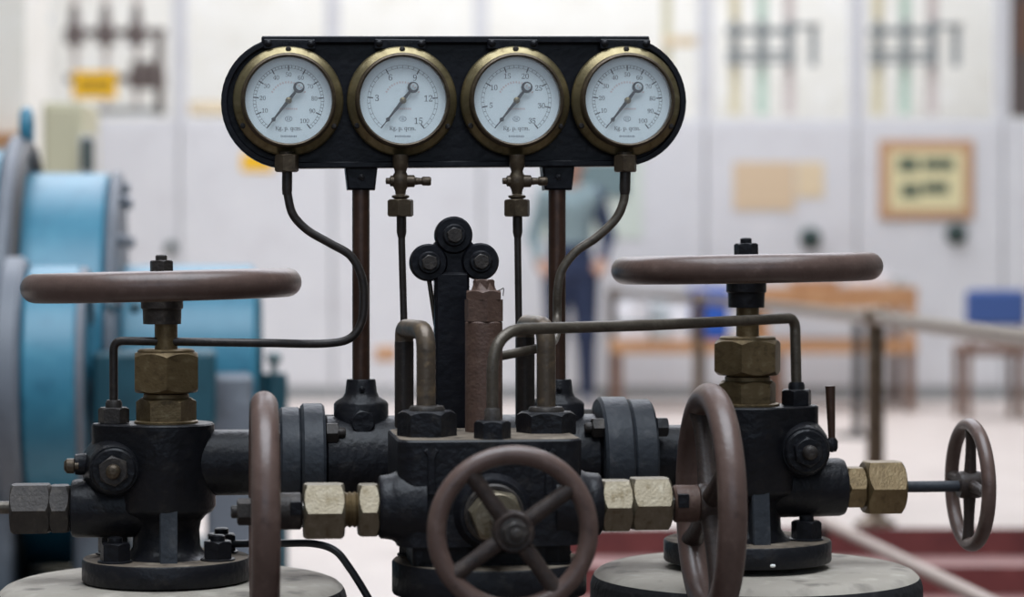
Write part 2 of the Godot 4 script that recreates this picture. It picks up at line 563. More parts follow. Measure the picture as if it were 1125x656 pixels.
# ------------------------------------------------------------------ the gauges
func gauge(px: float, py: float, top: int, step: int, minor: int, digits: float, label: String) -> void:
	var c0 := -172.0
	var p := lo(px, py, c0)
	var u := sz(1.0, p)                      # one photo pixel here
	var root := rigged("pressure_gauge", label, "gauge", p + Vector3(0, -61 * u, 0), "brass pressure gauges on the black panel")
	var ax := Vector3.BACK
	var s := Shape.new()
	s.lathe(p, ax, [Vector2(0, 0), Vector2(60 * u, 0), Vector2(60.6 * u, 1.5 * u), Vector2(60 * u, 4 * u), Vector2(57.5 * u, 6 * u), Vector2(53 * u, 9 * u), Vector2(50.5 * u, 11 * u)], 72)
	part(root, "flange", s, "gauge_brass")
	var b := Shape.new()
	b.lathe(p, ax, [Vector2(52 * u, 8.5 * u), Vector2(51.6 * u, 20 * u), Vector2(50.6 * u, 22.3 * u), Vector2(49 * u, 23.2 * u), Vector2(47.8 * u, 22.6 * u), Vector2(47.2 * u, 21 * u), Vector2(47 * u, 12 * u)], 72)
	part(root, "bezel", b, "bronze")
	var d := Shape.new()
	d.lathe(p, ax, [Vector2(47.4 * u, 10 * u), Vector2(47.4 * u, 12 * u), Vector2(0, 12 * u)], 64)
	var face := part(root, "dial_face", d, "dial_white")
	var zf := 12.15 * u
	# the scale
	var marks := Shape.new()
	var sweep := deg_to_rad(284.0)
	var count: int = (top / step) * minor
	for i in count + 1:
		var a := -sweep / 2 + sweep * i / count
		var dir := Vector3(sin(a), cos(a), 0)
		var side := Vector3(cos(a), -sin(a), 0)
		var major := i % minor == 0
		var r1 := 38.5 * u
		var r0 := (32.5 if major else 35.5) * u
		var w := (0.6 if major else 0.22) * u
		var o := p + ax * zf
		marks.quad(o + dir * r0 - side * w, o + dir * r1 - side * w, o + dir * r1 + side * w, o + dir * r0 + side * w, ax)
	for i in 96:
		var a0 := -sweep / 2 + sweep * i / 96
		var a1 := -sweep / 2 + sweep * (i + 1) / 96
		for rr in [38.5, 35.5]:
			var o := p + ax * zf
			var d0 := Vector3(sin(a0), cos(a0), 0); var d1 := Vector3(sin(a1), cos(a1), 0)
			marks.quad(o + d0 * (rr - 0.13) * u, o + d0 * (rr + 0.13) * u, o + d1 * (rr + 0.13) * u, o + d1 * (rr - 0.13) * u, ax)
	part(root, "scale_marks", marks, "ink", face)
	for k in range(1, top / step + 1):
		var a := -sweep / 2 + sweep * k * step / top
		lettering(root, face, str(k * step), p + Vector3(sin(a) * 28.2 * u, cos(a) * 28.2 * u, zf), digits * 0.98 * u, "ink", "numeral", false)
	lettering(root, face, "Kg. p. qcm.", p + Vector3(0, -30.5 * u, zf), 4.0 * u, "ink", "lettering", false)
	# maker's oval, the faint red curved line of print and the small line at the foot, too fine to read
	var small := Shape.new()
	var o2 := p + ax * zf
	for i in 28:
		var a0 := TAU * i / 28; var a1 := TAU * (i + 1) / 28
		var e0 := Vector3(cos(a0) * 4.0, sin(a0) * 2.9 - 20.0, 0); var e1 := Vector3(cos(a1) * 4.0, sin(a1) * 2.9 - 20.0, 0)
		var cc := Vector3(0, -20, 0)
		small.quad(o2 + e0 * u, o2 + e1 * u, o2 + (cc + (e1 - cc) * 0.85) * u, o2 + (cc + (e0 - cc) * 0.85) * u, ax)
	for x in [-1.4, 0.0, 1.4]:
		small.box(o2 + Vector3(x, -20, 0) * u, Vector3(0.5, 3.4, 0.1) * u)
	for i in 11:
		small.box(o2 + Vector3(-8.0 + 1.6 * i, -39.0, 0) * u, Vector3(0.9, 1.7 if i % 3 else 2.2, 0.1) * u)
	part(root, "fine_print", small, "ink_pale", face)
	var red := Shape.new()
	for i in 15:
		var a := deg_to_rad(-62.0 + 124.0 * i / 14)
		var dir := Vector3(sin(a), cos(a), 0)
		red.box(o2 + dir * 20.0 * u, Vector3(1.5, 2.2, 0.08) * u, 0.0, Basis(Vector3.BACK, -a))
	for i in 9:
		red.box(o2 + Vector3(-9.0 + 2.2 * i, -9.0, 0) * u, Vector3(1.3, 2.0, 0.08) * u)
	part(root, "red_print", red, "ink_red", face)
	# the pointer rests at zero, its crescent tail up at the right
	var a := -sweep / 2
	var tipd := Vector3(sin(a), cos(a), 0)
	var t := Transform3D(Basis(tipd, Vector3(-tipd.y, tipd.x, 0), ax), p + ax * 15.5 * u)
	var n := Shape.new()
	n.extrude(pv([Vector2(-13, -1.4), Vector2(0, -2.0), Vector2(24, -1.0), Vector2(27, -2.6), Vector2(29, -0.8), Vector2(36, 0.0), Vector2(29, 0.8), Vector2(27, 2.6), Vector2(24, 1.0), Vector2(0, 2.0), Vector2(-13, 1.4)], u), t, -0.4 * u, 0.4 * u)
	var ring_o := circle2(-18.0 * u, 0, 6.2 * u, 28)
	var ring_i := circle2(-19.2 * u, 0, 3.9 * u, 28)
	n.rim(ring_o, ring_i, t, -0.4 * u, 0.4 * u, 0.05 * u)
	var needle := part(root, "pointer", n, "needle")
	var hub := Shape.new()
	hub.lathe(p + ax * 14.5 * u, ax, [Vector2(3.6 * u, 0), Vector2(3.6 * u, 2 * u), Vector2(3.0 * u, 3.4 * u), Vector2(1.8 * u, 4.2 * u), Vector2(0, 4.5 * u)], 20)
	part(root, "pointer_hub", hub, "gauge_brass", needle)
	var gl := Shape.new()
	gl.lathe(p, ax, [Vector2(0, 20.0 * u), Vector2(47.4 * u, 20.0 * u)], 48)
	part(root, "glass", gl, "gauge_glass")
	for deg in [0.0, 119.0, 241.0]:
		var k := deg_to_rad(deg)
		var q := p + Vector3(sin(k), cos(k), 0) * 56.6 * u + ax * 5.5 * u
		var sc := Shape.new()
		sc.lathe(q, ax, [Vector2(3.2 * u, 0), Vector2(3.2 * u, 1.6 * u), Vector2(2.4 * u, 2.8 * u), Vector2(0, 3.2 * u)], 16)
		sc.box(q + ax * 3.1 * u, Vector3(5.0, 0.7, 0.3) * u, 0.0, Basis(ax, 0.5 + k))
		part(root, "screw", sc, "worn_iron")


func panel() -> void:
	var c := lo(499, 112.5, -178)
	var u := sz(1.0, c)
	var root := rigged("instrument_board", "black cast iron panel with rounded ends holding the four gauges", "panel", c + Vector3(0, -72 * u, 0))
	var l := lo(315.5, 112.5, -178).x - c.x
	var r := lo(683, 112.5, -178).x - c.x
	var rl := 71.5 * u
	var ends := lo(713, 41.5, -178) - lo(288, 41.5, -178)
	var tb := Basis(Vector3.BACK, atan2(ends.y, ends.x))
	var poly := PackedVector2Array()
	var inn := PackedVector2Array()
	var thick := 7.0 * u
	# counter-clockwise: right end, top, left end
	for i in 25:
		var a := -PI / 2 + PI * i / 24
		poly.append(Vector2(r + rl * cos(a), rl * sin(a)))
		inn.append(Vector2(r + (rl - thick) * cos(a), (rl - thick) * sin(a)))
	poly.append(Vector2(r - 4 * u, rl)); inn.append(Vector2(r - 4 * u, rl - thick))
	poly.append(Vector2(l + 4 * u, rl)); inn.append(Vector2(l + 4 * u, rl - thick))
	for i in 25:
		var a := PI / 2 + PI * i / 24
		poly.append(Vector2(l + rl * cos(a), rl * sin(a)))
		inn.append(Vector2(l + (rl - thick) * cos(a), (rl - thick) * sin(a)))
	var t := Transform3D(tb, c)
	var s := Shape.new()
	s.extrude(poly, t, -12 * u, -3 * u, 0.0, true)
	part(root, "back_plate", s, "black_panel")
	var rm := Shape.new()
	rm.rim(poly, inn, t, -3 * u, 7 * u, 1.2 * u)
	part(root, "raised_edge", rm, "black_panel")
	# straight top strip with square ends
	var st := Shape.new()
	var q0 := lo(288, 44, -178).x - c.x
	var q1 := lo(713, 44, -178).x - c.x
	st.box(c + tb * Vector3((q0 + q1) / 2, 68.2 * u, 1 * u), Vector3(q1 - q0, 7.6 * u, 14 * u), 1.2 * u, tb)
	part(root, "top_strip", st, "black_panel")
	for px in [318.0, 439.5, 563.0, 686.5]:
		var q := lo(px, 48, -172)
		var n := Shape.new()
		n.box(q + Vector3(0, -1.0 * u, 2.0 * u), Vector3(56, 11, 4) * u, 1.0 * u)
		var plate := part(root, "name_plate", n, "black_panel")
		var tx := Shape.new()
		for i in 9:
			tx.box(q + Vector3((-12 + 3 * i) * u, 0.3 * u, 4.2 * u), Vector3(1.8, 4.2 if i % 4 else 3.2, 0.6) * u, 0.1 * u)
		part(root, "raised_print", tx, "black_iron", plate)
		for x in [-23.0, 23.0]:
			var sc := Shape.new()
			sc.lathe(q + Vector3(x * u, -0.2 * u, 3.8 * u), Vector3.BACK, [Vector2(4.2 * u, 0), Vector2(4.0 * u, 1.4 * u), Vector2(2.8 * u, 3.0 * u), Vector2(0, 3.6 * u)], 18)
			part(root, "screw", sc, "black_iron", plate)
		var lug := Shape.new()
		lug.box(q + Vector3(0, -12 * u, -2.2 * u), Vector3(44, 22, 4) * u, 1.0 * u)
		part(root, "mounting_pad", lug, "black_panel")
	# four pads carry the gauges
	for px in [316.7, 441.5, 565.8, 687.0]:
		var q := lo(px, 111, -178)
		var pad := Shape.new()
		pad.lathe(q + Vector3(0, 0, -4 * u), Vector3.BACK, [Vector2(52 * u, 0), Vector2(52 * u, 9.6 * u), Vector2(0, 9.6 * u)], 48)
		part(root, "gauge_seat", pad, "black_panel")


func column(px: float, label: String) -> void:
	var c := -190.0
	var top := lo(px, 206, c)
	var foot := lo(px, 418, c)
	foot.x = top.x
	var u := sz(1.0, top)
	var root := rigged("support_column", label, "column", foot, "columns under the gauge panel")
	var s := Shape.new()
	s.rod(foot - Vector3(0, 0.02, 0), top + Vector3(0, 12 * u, 0), 9.6 * u, 28)
	part(root, "pipe", s, "column_brown")
	var b := Shape.new()
	var bt := Transform3D(Basis.IDENTITY, top)
	b.extrude(pv([Vector2(-15, -3), Vector2(15, -3), Vector2(18, 24), Vector2(-18, 24)], u), bt, -12 * u, 12 * u, 2.0 * u)
	part(root, "bracket", b, "black_panel")
	var sc := Shape.new()
	sc.lathe(top + Vector3(0, 11 * u, 12 * u), Vector3.BACK, [Vector2(3.6 * u, 0), Vector2(3.2 * u, 1.6 * u), Vector2(0, 2.8 * u)], 14)
	part(root, "screw", sc, "black_iron")
	# cast socket on the manifold
	var k := Shape.new()
	k.lathe(foot + Vector3(0, -60 * u, 0), Vector3.UP, [Vector2(30 * u, 0), Vector2(30 * u, 34 * u), Vector2(28 * u, 37 * u), Vector2(20 * u, 42 * u), Vector2(17.5 * u, 47 * u), Vector2(16 * u, 60 * u), Vector2(15 * u, 61.5 * u), Vector2(9 * u, 61.5 * u)], 36)
	part(root, "socket", k, "black_iron")
	bolt_up(root, "set_bolt", foot + Vector3(0, -44 * u, 27 * u), 12 * u, 9 * u, "black_iron", Vector3.BACK, 0.25, 0.0, 0.0)
	var g := Shape.new()
	g.lathe(foot + Vector3(0, -9 * u, 15 * u), Vector3.BACK, [Vector2(3.4 * u, 0), Vector2(3.2 * u, 4 * u), Vector2(0, 5.5 * u)], 14)
	part(root, "grub_screw", g, "black_iron")


func gauge_cock(px: float, label: String) -> void:
	var p := lo(px, 199, -160)
	var u := sz(1.0, p)
	var root := rigged("gauge_cock", label, "valve", p - Vector3(0, 38 * u, 0), "cocks below the middle gauges")
	var s := Shape.new()
	s.lathe(p + Vector3(0, 34 * u, 0), Vector3.DOWN, [Vector2(0, 5 * u), Vector2(8.6 * u, 5 * u), Vector2(8.6 * u, 18 * u), Vector2(7 * u, 21 * u), Vector2(6.4 * u, 24 * u), Vector2(8.8 * u, 29 * u), Vector2(9.6 * u, 34 * u), Vector2(8.8 * u, 39 * u), Vector2(6.2 * u, 44 * u), Vector2(5.6 * u, 48 * u), Vector2(9.6 * u, 50 * u), Vector2(9.6 * u, 52 * u), Vector2(6 * u, 54 * u), Vector2(6 * u, 57 * u)], 32)
	part(root, "body", s, "bronze")
	var k := Shape.new()
	k.lathe(p, Vector3.RIGHT, [Vector2(7 * u, 4 * u), Vector2(6.6 * u, 15 * u), Vector2(4.2 * u, 16.5 * u), Vector2(3.6 * u, 23 * u), Vector2(5.0 * u, 24.5 * u), Vector2(5.0 * u, 32 * u), Vector2(4.2 * u, 33.5 * u), Vector2(0, 33.5 * u)], 20)
	part(root, "plug_handle", k, "bronze")
	var k2 := Shape.new()
	k2.lathe(p, Vector3.LEFT, [Vector2(6 * u, 6 * u), Vector2(6 * u, 11 * u), Vector2(3.6 * u, 12 * u), Vector2(3.4 * u, 16 * u), Vector2(0, 16.5 * u)], 18)
	part(root, "plug_end", k2, "bronze")
	var h := Shape.new()
	h.hexa(p + Vector3(0, -39 * u, 0), Vector3.UP, 19 * u, 13 * u, PI / 6 + 0.25, true, true)
	part(root, "union_nut", h, "bronze")


func tube_thing(called: String, label: String, pts: Array, r: float, m: String, sleeve := 0.0, sleeve_r := 0.0) -> Node3D:
	var root := rigged(called, label, "pipe", pts[-1])
	var s := Shape.new()
	s.tube(pts, r, -1.0, 16)
	part(root, "tube", s, m)
	if sleeve > 0.0:
		var d := (pts[1] - pts[0]) as Vector3
		var w := Shape.new()
		w.lathe(pts[0], d, [Vector2(sleeve_r, -0.004), Vector2(sleeve_r, sleeve * 0.8), Vector2(r * 1.05, sleeve), Vector2(r * 0.9, sleeve)], 18)
		part(root, "sleeve", w, "tube_dark")
	return root


# ------------------------------------------------------------------ the two stop valves on their drums
const CV := -190.0             # depth of valves, pipes and panel columns behind the centre block
const CS := 80.0               # depth of the side spindles of the centre block

func hull(ax: float, az: float, ar: float, bx: float, bz: float, br: float) -> PackedVector2Array:
	var pts := PackedVector2Array()
	pts.append_array(circle2(ax, az, ar, 48)); pts.append_array(circle2(bx, bz, br, 32))
	var h := Geometry2D.convex_hull(pts)
	h.remove_at(h.size() - 1)
	if Geometry2D.is_polygon_clockwise(h):
		h.reverse()
	return h

func valve(d: Dictionary) -> void:
	var sd: float = d.side
	var p0 := lo(d.x, d.flange_y, CV)                # centre of the flange's upper face
	var u := sz(1.0, p0)
	var px := func(y: float) -> Vector3: return Vector3(p0.x, lo(d.x, y, CV).y, p0.z)
	var root := rigged("stop_valve", d.label, "valve", p0 - Vector3(0, d.flange_h * u, 0))
	var top: Vector3 = px.call(d.top_y)
	var h := (top.y - p0.y) / u
	# base flange: black edge, dusty upper face
	var s := Shape.new()
	s.lathe(p0 - Vector3(0, d.flange_h * u, 0), Vector3.UP, [Vector2(0, 0), Vector2(91 * u, 0), Vector2(92 * u, 1.5 * u), Vector2(92 * u, (d.flange_h - 2) * u), Vector2(90.5 * u, d.flange_h * u - 0.0002), Vector2(0, d.flange_h * u - 0.0002)], 72)
	var fl := part(root, "base_flange", s, "black_iron")
	var sd2 := Shape.new()
	sd2.lathe(p0, Vector3.UP, [Vector2(90.3 * u, -0.0006), Vector2(90.3 * u, 0), Vector2(0, 0)], 64)
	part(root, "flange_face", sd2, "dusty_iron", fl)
	var b := Shape.new()
	b.lathe(p0, Vector3.UP, [Vector2(50 * u, 0), Vector2(42 * u, 4 * u), Vector2(37 * u, 12 * u), Vector2(36 * u, 30 * u), Vector2(38 * u, 40 * u), Vector2(44 * u, 47 * u), Vector2(51 * u, 51 * u), Vector2(54 * u, 56 * u), Vector2(52 * u, (h - 12) * u), Vector2(52 * u, (h - 2) * u), Vector2(50 * u, h * u), Vector2(0, h * u)], 56)
	# ear that carries the small union
	var ear := lo(d.ear_x, d.top_y, CV).x - p0.x
	var t := Transform3D(Basis(Vector3.RIGHT, Vector3.FORWARD, Vector3.UP), Vector3(p0.x, top.y, p0.z))
	b.extrude(hull(0, 0, 52.5 * u, ear, 0, 24 * u), t, -34 * u, 0.4 * u, 1.6 * u, true)
	# boss toward the pipe line is joined by the pipe; lower boss for the spindle fitting
	var sp := lo(d.boss_x, d.boss_y, CV)
	b.lathe(Vector3(p0.x, sp.y, p0.z), Vector3.RIGHT * sd, [Vector2(33 * u, 0), Vector2(32 * u, absf(sp.x - p0.x) - 6 * u), Vector2(30.5 * u, absf(sp.x - p0.x) - 1.5 * u), Vector2(27 * u, absf(sp.x - p0.x)), Vector2(0, absf(sp.x - p0.x))], 44)
	# front boss
	var fb := lo(d.nut_x, d.nut_y, CV + 52.0)
	b.lathe(Vector3(fb.x, fb.y, p0.z - 10 * u), Vector3.BACK, [Vector2(38 * u, 0), Vector2(34 * u, 26 * u), Vector2(29 * u, 42 * u), Vector2(27 * u, 54 * u), Vector2(25.5 * u, 56 * u), Vector2(0, 56 * u)], 40)
	part(root, "body", b, "black_iron")
	var rb := Shape.new()
	var rt := Transform3D(Basis(Vector3.BACK, Vector3.UP, Vector3.LEFT), Vector3(lo(d.rib_x, d.flange_y, CV + 40).x, p0.y, p0.z))
	rb.extrude(pv([Vector2(10, 0), Vector2(60, 0), Vector2(56, 30), Vector2(52, 58), Vector2(10, 58)], u), rt, -9.5 * u, 9.5 * u, 1.5 * u)
	part(root, "rib", rb, "grey_iron")
	# front nut with its stud
	var w := Shape.new()
	w.lathe(Vector3(fb.x, fb.y, p0.z + 46 * u), Vector3.BACK, [Vector2(24 * u, 0), Vector2(24 * u, 4 * u), Vector2(22 * u, 6 * u), Vector2(0, 6 * u)], 36)
	part(root, "boss_washer", w, "black_iron")
	bolt_up(root, "boss_nut", Vector3(fb.x, fb.y, p0.z + 52 * u), 14.5 * u, 9 * u, d.nut_m, Vector3.BACK, 0.12, 0.0, 0.0)
	var stud := Shape.new()
	stud.lathe(Vector3(fb.x, fb.y, p0.z + 60 * u), Vector3.BACK, [Vector2(8 * u, 0), Vector2(8 * u, 7 * u), Vector2(6.5 * u, 10 * u), Vector2(3 * u, 11.5 * u), Vector2(0, 11 * u)], 24)
	part(root, "boss_stud", stud, d.stud_m)
	# flange nuts
	for k in d.bolts:
		bolt_up(root, "flange_nut", p0 + Vector3(k[0] * u, 2.2 * u, k[1] * u), 14.5 * u, 19 * u, "black_iron", Vector3.UP, k[2], 1.3, 0.34)
	# brass gland: lower hexagon, neck, gland nut, stem
	var wa := Shape.new()
	var g0: Vector3 = px.call(d.top_y)
	wa.lathe(g0, Vector3.UP, [Vector2(0, 0), Vector2(35 * u, 0), Vector2(35 * u, 2.5 * u), Vector2(33.5 * u, 3.5 * u), Vector2(0, 3.5 * u)], 48)
	part(root, "gland_washer", wa, "dark_brass")
	var l0: Vector3 = px.call(d.low_hex[0]); var l1: Vector3 = px.call(d.low_hex[1])
	var hx := Shape.new()
	hx.hexa(l0, Vector3.UP, l1.y - l0.y, d.low_hex[2] * u, d.low_hex[3], true, false)
	part(root, "bonnet", hx, "dark_brass")
	var h0: Vector3 = px.call(d.gland[0]); var h1: Vector3 = px.call(d.gland[1])
	var nk := Shape.new()
	nk.lathe(l1, Vector3.UP, [Vector2(25 * u, -2 * u), Vector2(25 * u, 4 * u), Vector2(23 * u, 5 * u), Vector2(25 * u, 6 * u), Vector2(25 * u, h0.y - l1.y + 2 * u)], 40)
	part(root, "bonnet_neck", nk, "dark_brass")
	var gl := Shape.new()
	gl.hexa(h0, Vector3.UP, h1.y - h0.y, d.gland[2] * u, d.gland[3], true, true)
	gl.lathe(h1 - Vector3(0, 2 * u, 0), Vector3.UP, [Vector2(31 * u, 0), Vector2(31 * u, 4 * u), Vector2(29 * u, 5.5 * u), Vector2(0, 5.5 * u)], 40)
	part(root, "gland_nut", gl, "dark_brass")
	var st := Shape.new()
	st.rod(h1, px.call(d.wheel_y) + Vector3(0, 12 * u, 0), 12.5 * u, 28)
	part(root, "stem", st, "dark_brass")
	# small union on the ear
	var e0 := lo(d.ear_x, d.top_y, CV)
	e0 = Vector3(e0.x, top.y, p0.z)
	var un := Shape.new()
	un.hexa(e0 + Vector3(0, 1 * u, 0), Vector3.UP, 17 * u, 14.8 * u, PI / 6 + 0.1 * sd, true, false)
	un.lathe(e0, Vector3.UP, [Vector2(14 * u, 0), Vector2(14 * u, 2 * u), Vector2(0, 2 * u)], 28)
	un.lathe(e0 + Vector3(0, 17 * u, 0), Vector3.UP, [Vector2(9 * u, 0), Vector2(9 * u, 6 * u), Vector2(7.5 * u, 9 * u), Vector2(0, 9 * u)], 24)
	part(root, "tube_union", un, "worn_iron" if sd < 0 else "black_iron")
	d["ear_top"] = e0 + Vector3(0, 25 * u, 0)
	# spindle fitting at the side
	for k in d.hexes:
		hex_x(root, k[4], k[0], k[1], d.boss_y, k[2], k[3], CV)
	rod_x(root, "spindle", d.spindle[0], d.spindle[1], d.boss_y, d.spindle[2], "tube_grey" if sd < 0 else "grey_iron", CV)


func drum(px: float, py: float, r: float, label: String) -> void:
	var p := lo(px, py, CV)
	var u := sz(1.0, p)
	var root := rigged("accumulator_drum", label, "drum", Vector3(p.x, -EYE - 0.3, p.z))
	var h := p.y + EYE + 0.3
	var s := Shape.new()
	s.lathe(Vector3(p.x, -EYE - 0.3, p.z), Vector3.UP, [Vector2(0, 0), Vector2(r * u, 0), Vector2(r * u, h - 20 * u), Vector2((r - 1.5) * u, h - 14 * u), Vector2((r - 4) * u, h - 9 * u)], 96)
	part(root, "shell", s, "drum_side")
	var t := Shape.new()
	t.lathe(p, Vector3.UP, [Vector2((r - 4) * u, -9 * u), Vector2((r - 9) * u, -4.5 * u), Vector2((r - 16) * u, -1.8 * u), Vector2((r - 28) * u, -0.6 * u), Vector2((r - 70) * u, 0), Vector2(0, 0)], 96)
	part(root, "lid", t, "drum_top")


# ------------------------------------------------------------------ the centre block
func centre_block() -> void:
	var base := lo(537.5, 614, 40)
	var u := sz(1.0, base)
	var root := rigged("valve_block", "black cast iron valve block with round base flange between the two drums", "valve block", Vector3(base.x, -EYE - 0.3, base.z))
	var s := Shape.new()
	s.lathe(base, Vector3.UP, [Vector2(0, -36 * u), Vector2(106 * u, -36 * u), Vector2(107 * u, -34 * u), Vector2(107 * u, -2 * u), Vector2(105.5 * u, -0.0004), Vector2(0, -0.0004)], 80)
	var fl := part(root, "base_flange", s, "black_iron")
	var ff := Shape.new()
	ff.lathe(base, Vector3.UP, [Vector2(105.3 * u, -0.0008), Vector2(105.3 * u, 0), Vector2(0, 0)], 64)
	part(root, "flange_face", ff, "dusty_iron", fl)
	var ft := Shape.new()
	ft.rod(Vector3(base.x, -EYE - 0.3, base.z), base - Vector3(0, 37.5 * u, 0), 105 * u, 72)
	part(root, "pedestal", ft, "black_iron")
	# body: two rounded lobes and the block between them
	var l := lo(437, 530, 100).x; var r := lo(640, 530, 100).x
	var zf := 112.0 * UNIT; var zb := -70.0 * UNIT
	var rad := 22 * u
	var poly := PackedVector2Array()
	for q in [[r - rad, -(zf - rad), -PI / 2], [r - rad, -(zb + rad), 0.0], [l + rad, -(zb + rad), PI / 2], [l + rad, -(zf - rad), PI]]:
		for i in 9:
			var a: float = q[2] + PI / 2 * i / 8
			poly.append(Vector2(q[0] + rad * cos(a), q[1] + rad * sin(a)))
	var topy := lo(540, 483, 105).y
	var t := Transform3D(Basis(Vector3.RIGHT, Vector3.FORWARD, Vector3.UP), Vector3(0, topy, 0))
	var b := Shape.new()
	b.extrude(poly, t, -(topy - base.y) + 22 * u, 0.0, 2.0 * u, true)
	b.extrude(Shape.inset(poly, 16 * u), t, -(topy - base.y), -(topy - base.y) + 24 * u, 0.0, true)
	# side bosses
	var ay := lo(420, 557, CS).y
	var la := lo(416, 557, CS); var ra := lo(659, 553, CS)
	b.lathe(Vector3(l + 30 * u, ay, CS * UNIT), Vector3.LEFT, [Vector2(41 * u, 0), Vector2(40 * u, 24 * u), Vector2(38 * u, 31 * u), Vector2(35.5 * u, 36 * u), Vector2(34.5 * u, 42 * u), Vector2(34 * u, l + 30 * u - la.x - 2 * u), Vector2(32 * u, l + 30 * u - la.x), Vector2(0, l + 30 * u - la.x)], 44)
	b.lathe(Vector3(r - 30 * u, ay, CS * UNIT), Vector3.RIGHT, [Vector2(41 * u, 0), Vector2(40 * u, 24 * u), Vector2(38 * u, 31 * u), Vector2(35.5 * u, 36 * u), Vector2(34.5 * u, 42 * u), Vector2(34 * u, ra.x - r + 28 * u), Vector2(32 * u, ra.x - r + 30 * u), Vector2(0, ra.x - r + 30 * u)], 44)
	# front boss
	var wh := lo(564, 584, 290)
	b.lathe(Vector3(wh.x, wh.y, 70 * UNIT), Vector3.BACK, [Vector2(52 * u, 0), Vector2(46 * u, 38 * u), Vector2(38 * u, 48 * u), Vector2(36 * u, 54 * u), Vector2(0, 54 * u)], 44)
	# link to the manifold behind
	b.box(Vector3(wh.x, lo(535, 520, CV).y, -120 * UNIT), Vector3(110 * u, 70 * u, 130 * u), 8 * u)
	part(root, "body", b, "black_iron")
	var td := Shape.new()
	td.extrude(Shape.inset(poly, 2.6 * u), t, -0.001, 0.0004, 0.0, true)
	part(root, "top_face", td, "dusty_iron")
	# low ridge cast on the front
	for e in [474.0, 603.0]:
		var k := Shape.new()
		var q := lo(e, 515, 113)
		k.extrude(pv([Vector2(-4, -28), Vector2(4, -28), Vector2(4, 12), Vector2(8, 19), Vector2(4, 22), Vector2(0, 16), Vector2(-4, 22), Vector2(-8, 19), Vector2(-4, 12)], u), Transform3D(Basis.IDENTITY, Vector3(q.x, q.y, 112 * UNIT)), -2 * u, 3 * u, 1 * u)
		part(root, "cast_ridge", k, "black_iron")
	for k in [[-66.0, 45.0, 0.2], [66.0, 45.0, 0.15], [-78.0, -45.0, 0.4], [78.0, -45.0, 0.1]]:
		bolt_up(root, "flange_nut", base + Vector3(k[0] * u, 2.5 * u, k[1] * u), 15.5 * u, 22 * u, "black_iron", Vector3.UP, k[2], 1.3, 0.3)
	# front spindle: collar, brass gland, stem
	var fs := Shape.new()
	fs.lathe(Vector3(wh.x, wh.y, 123 * UNIT), Vector3.BACK, [Vector2(32 * u, 0), Vector2(32 * u, 4 * u), Vector2(30 * u, 6 * u), Vector2(26 * u, 6 * u), Vector2(26 * u, 3 * u), Vector2(0, 3 * u)], 40)
	part(root, "front_collar", fs, "worn_iron")
	var fh := Shape.new()
	fh.hexa(Vector3(wh.x, wh.y, 124 * UNIT), Vector3.BACK, 40 * u, 25 * u, 0.35, true, false)
	part(root, "front_gland", fh, "brass")
	var fm := Shape.new()
	fm.rod(Vector3(wh.x, wh.y, 150 * UNIT), Vector3(wh.x, wh.y, 286 * UNIT), 9 * u, 24)
	part(root, "front_stem", fm, "bright_steel")
	# side glands and spindles
	hex_x(root, "bush", 393, 416, 560, 28, "brass", CS)
	var th := Shape.new()
	var a0 := lo(376, 560, CS); var a1 := lo(395, 560, CS)
	var prof := []
	for i in 8:
		prof.append(Vector2((19.5 if i % 2 else 17.8) * u, (a1.x - a0.x) * i / 7.0))
	th.lathe(a0, Vector3.RIGHT, prof, 32)
	part(root, "threaded_neck", th, "dark_brass")
	hex_x(root, "gland_nut", 333, 378, 561, 29.5, "brass", CS)
	rod_x(root, "spindle", 262, 335, 561, 9, "bright_steel", CS)
	hex_x(root, "bush", 659, 692, 555, 27.5, "brass", CS)
	hex_x(root, "gland_nut", 692, 735, 553, 28, "brass", CS)
	rod_x(root, "spindle", 733, 790, 553, 9, "bright_steel", CS)


func side_wheel(label: String, px: float, py: float, hub0: float, hub1: float, nut: bool, dir: float) -> void:
	var p := lo(px, py, CS)
	var u := sz(1.0, p)
	var root := handwheel("handwheel", label, p, Vector3.RIGHT, 117 * u, 15.6 * u, 22 * u, 26 * u, 4, PI / 4 + 0.3, dir, 13 * u, 10 * u)
	var s := Shape.new()
	var a := lo(hub0, py, CS); var b := lo(hub1, py, CS)
	s.rod(Vector3(a.x, p.y, p.z), Vector3(b.x, p.y, p.z), 20.5 * u, 32)
	part(root, "coupling", s, "worn_iron" if nut else "rust_brown")
	var k := Shape.new()
	k.box(Vector3(lerpf(a.x, b.x, 0.72), p.y + 5 * u, p.z + 18 * u), Vector3(12, 15, 8) * u, 0.6 * u)
	part(root, "key", k, "black_iron")


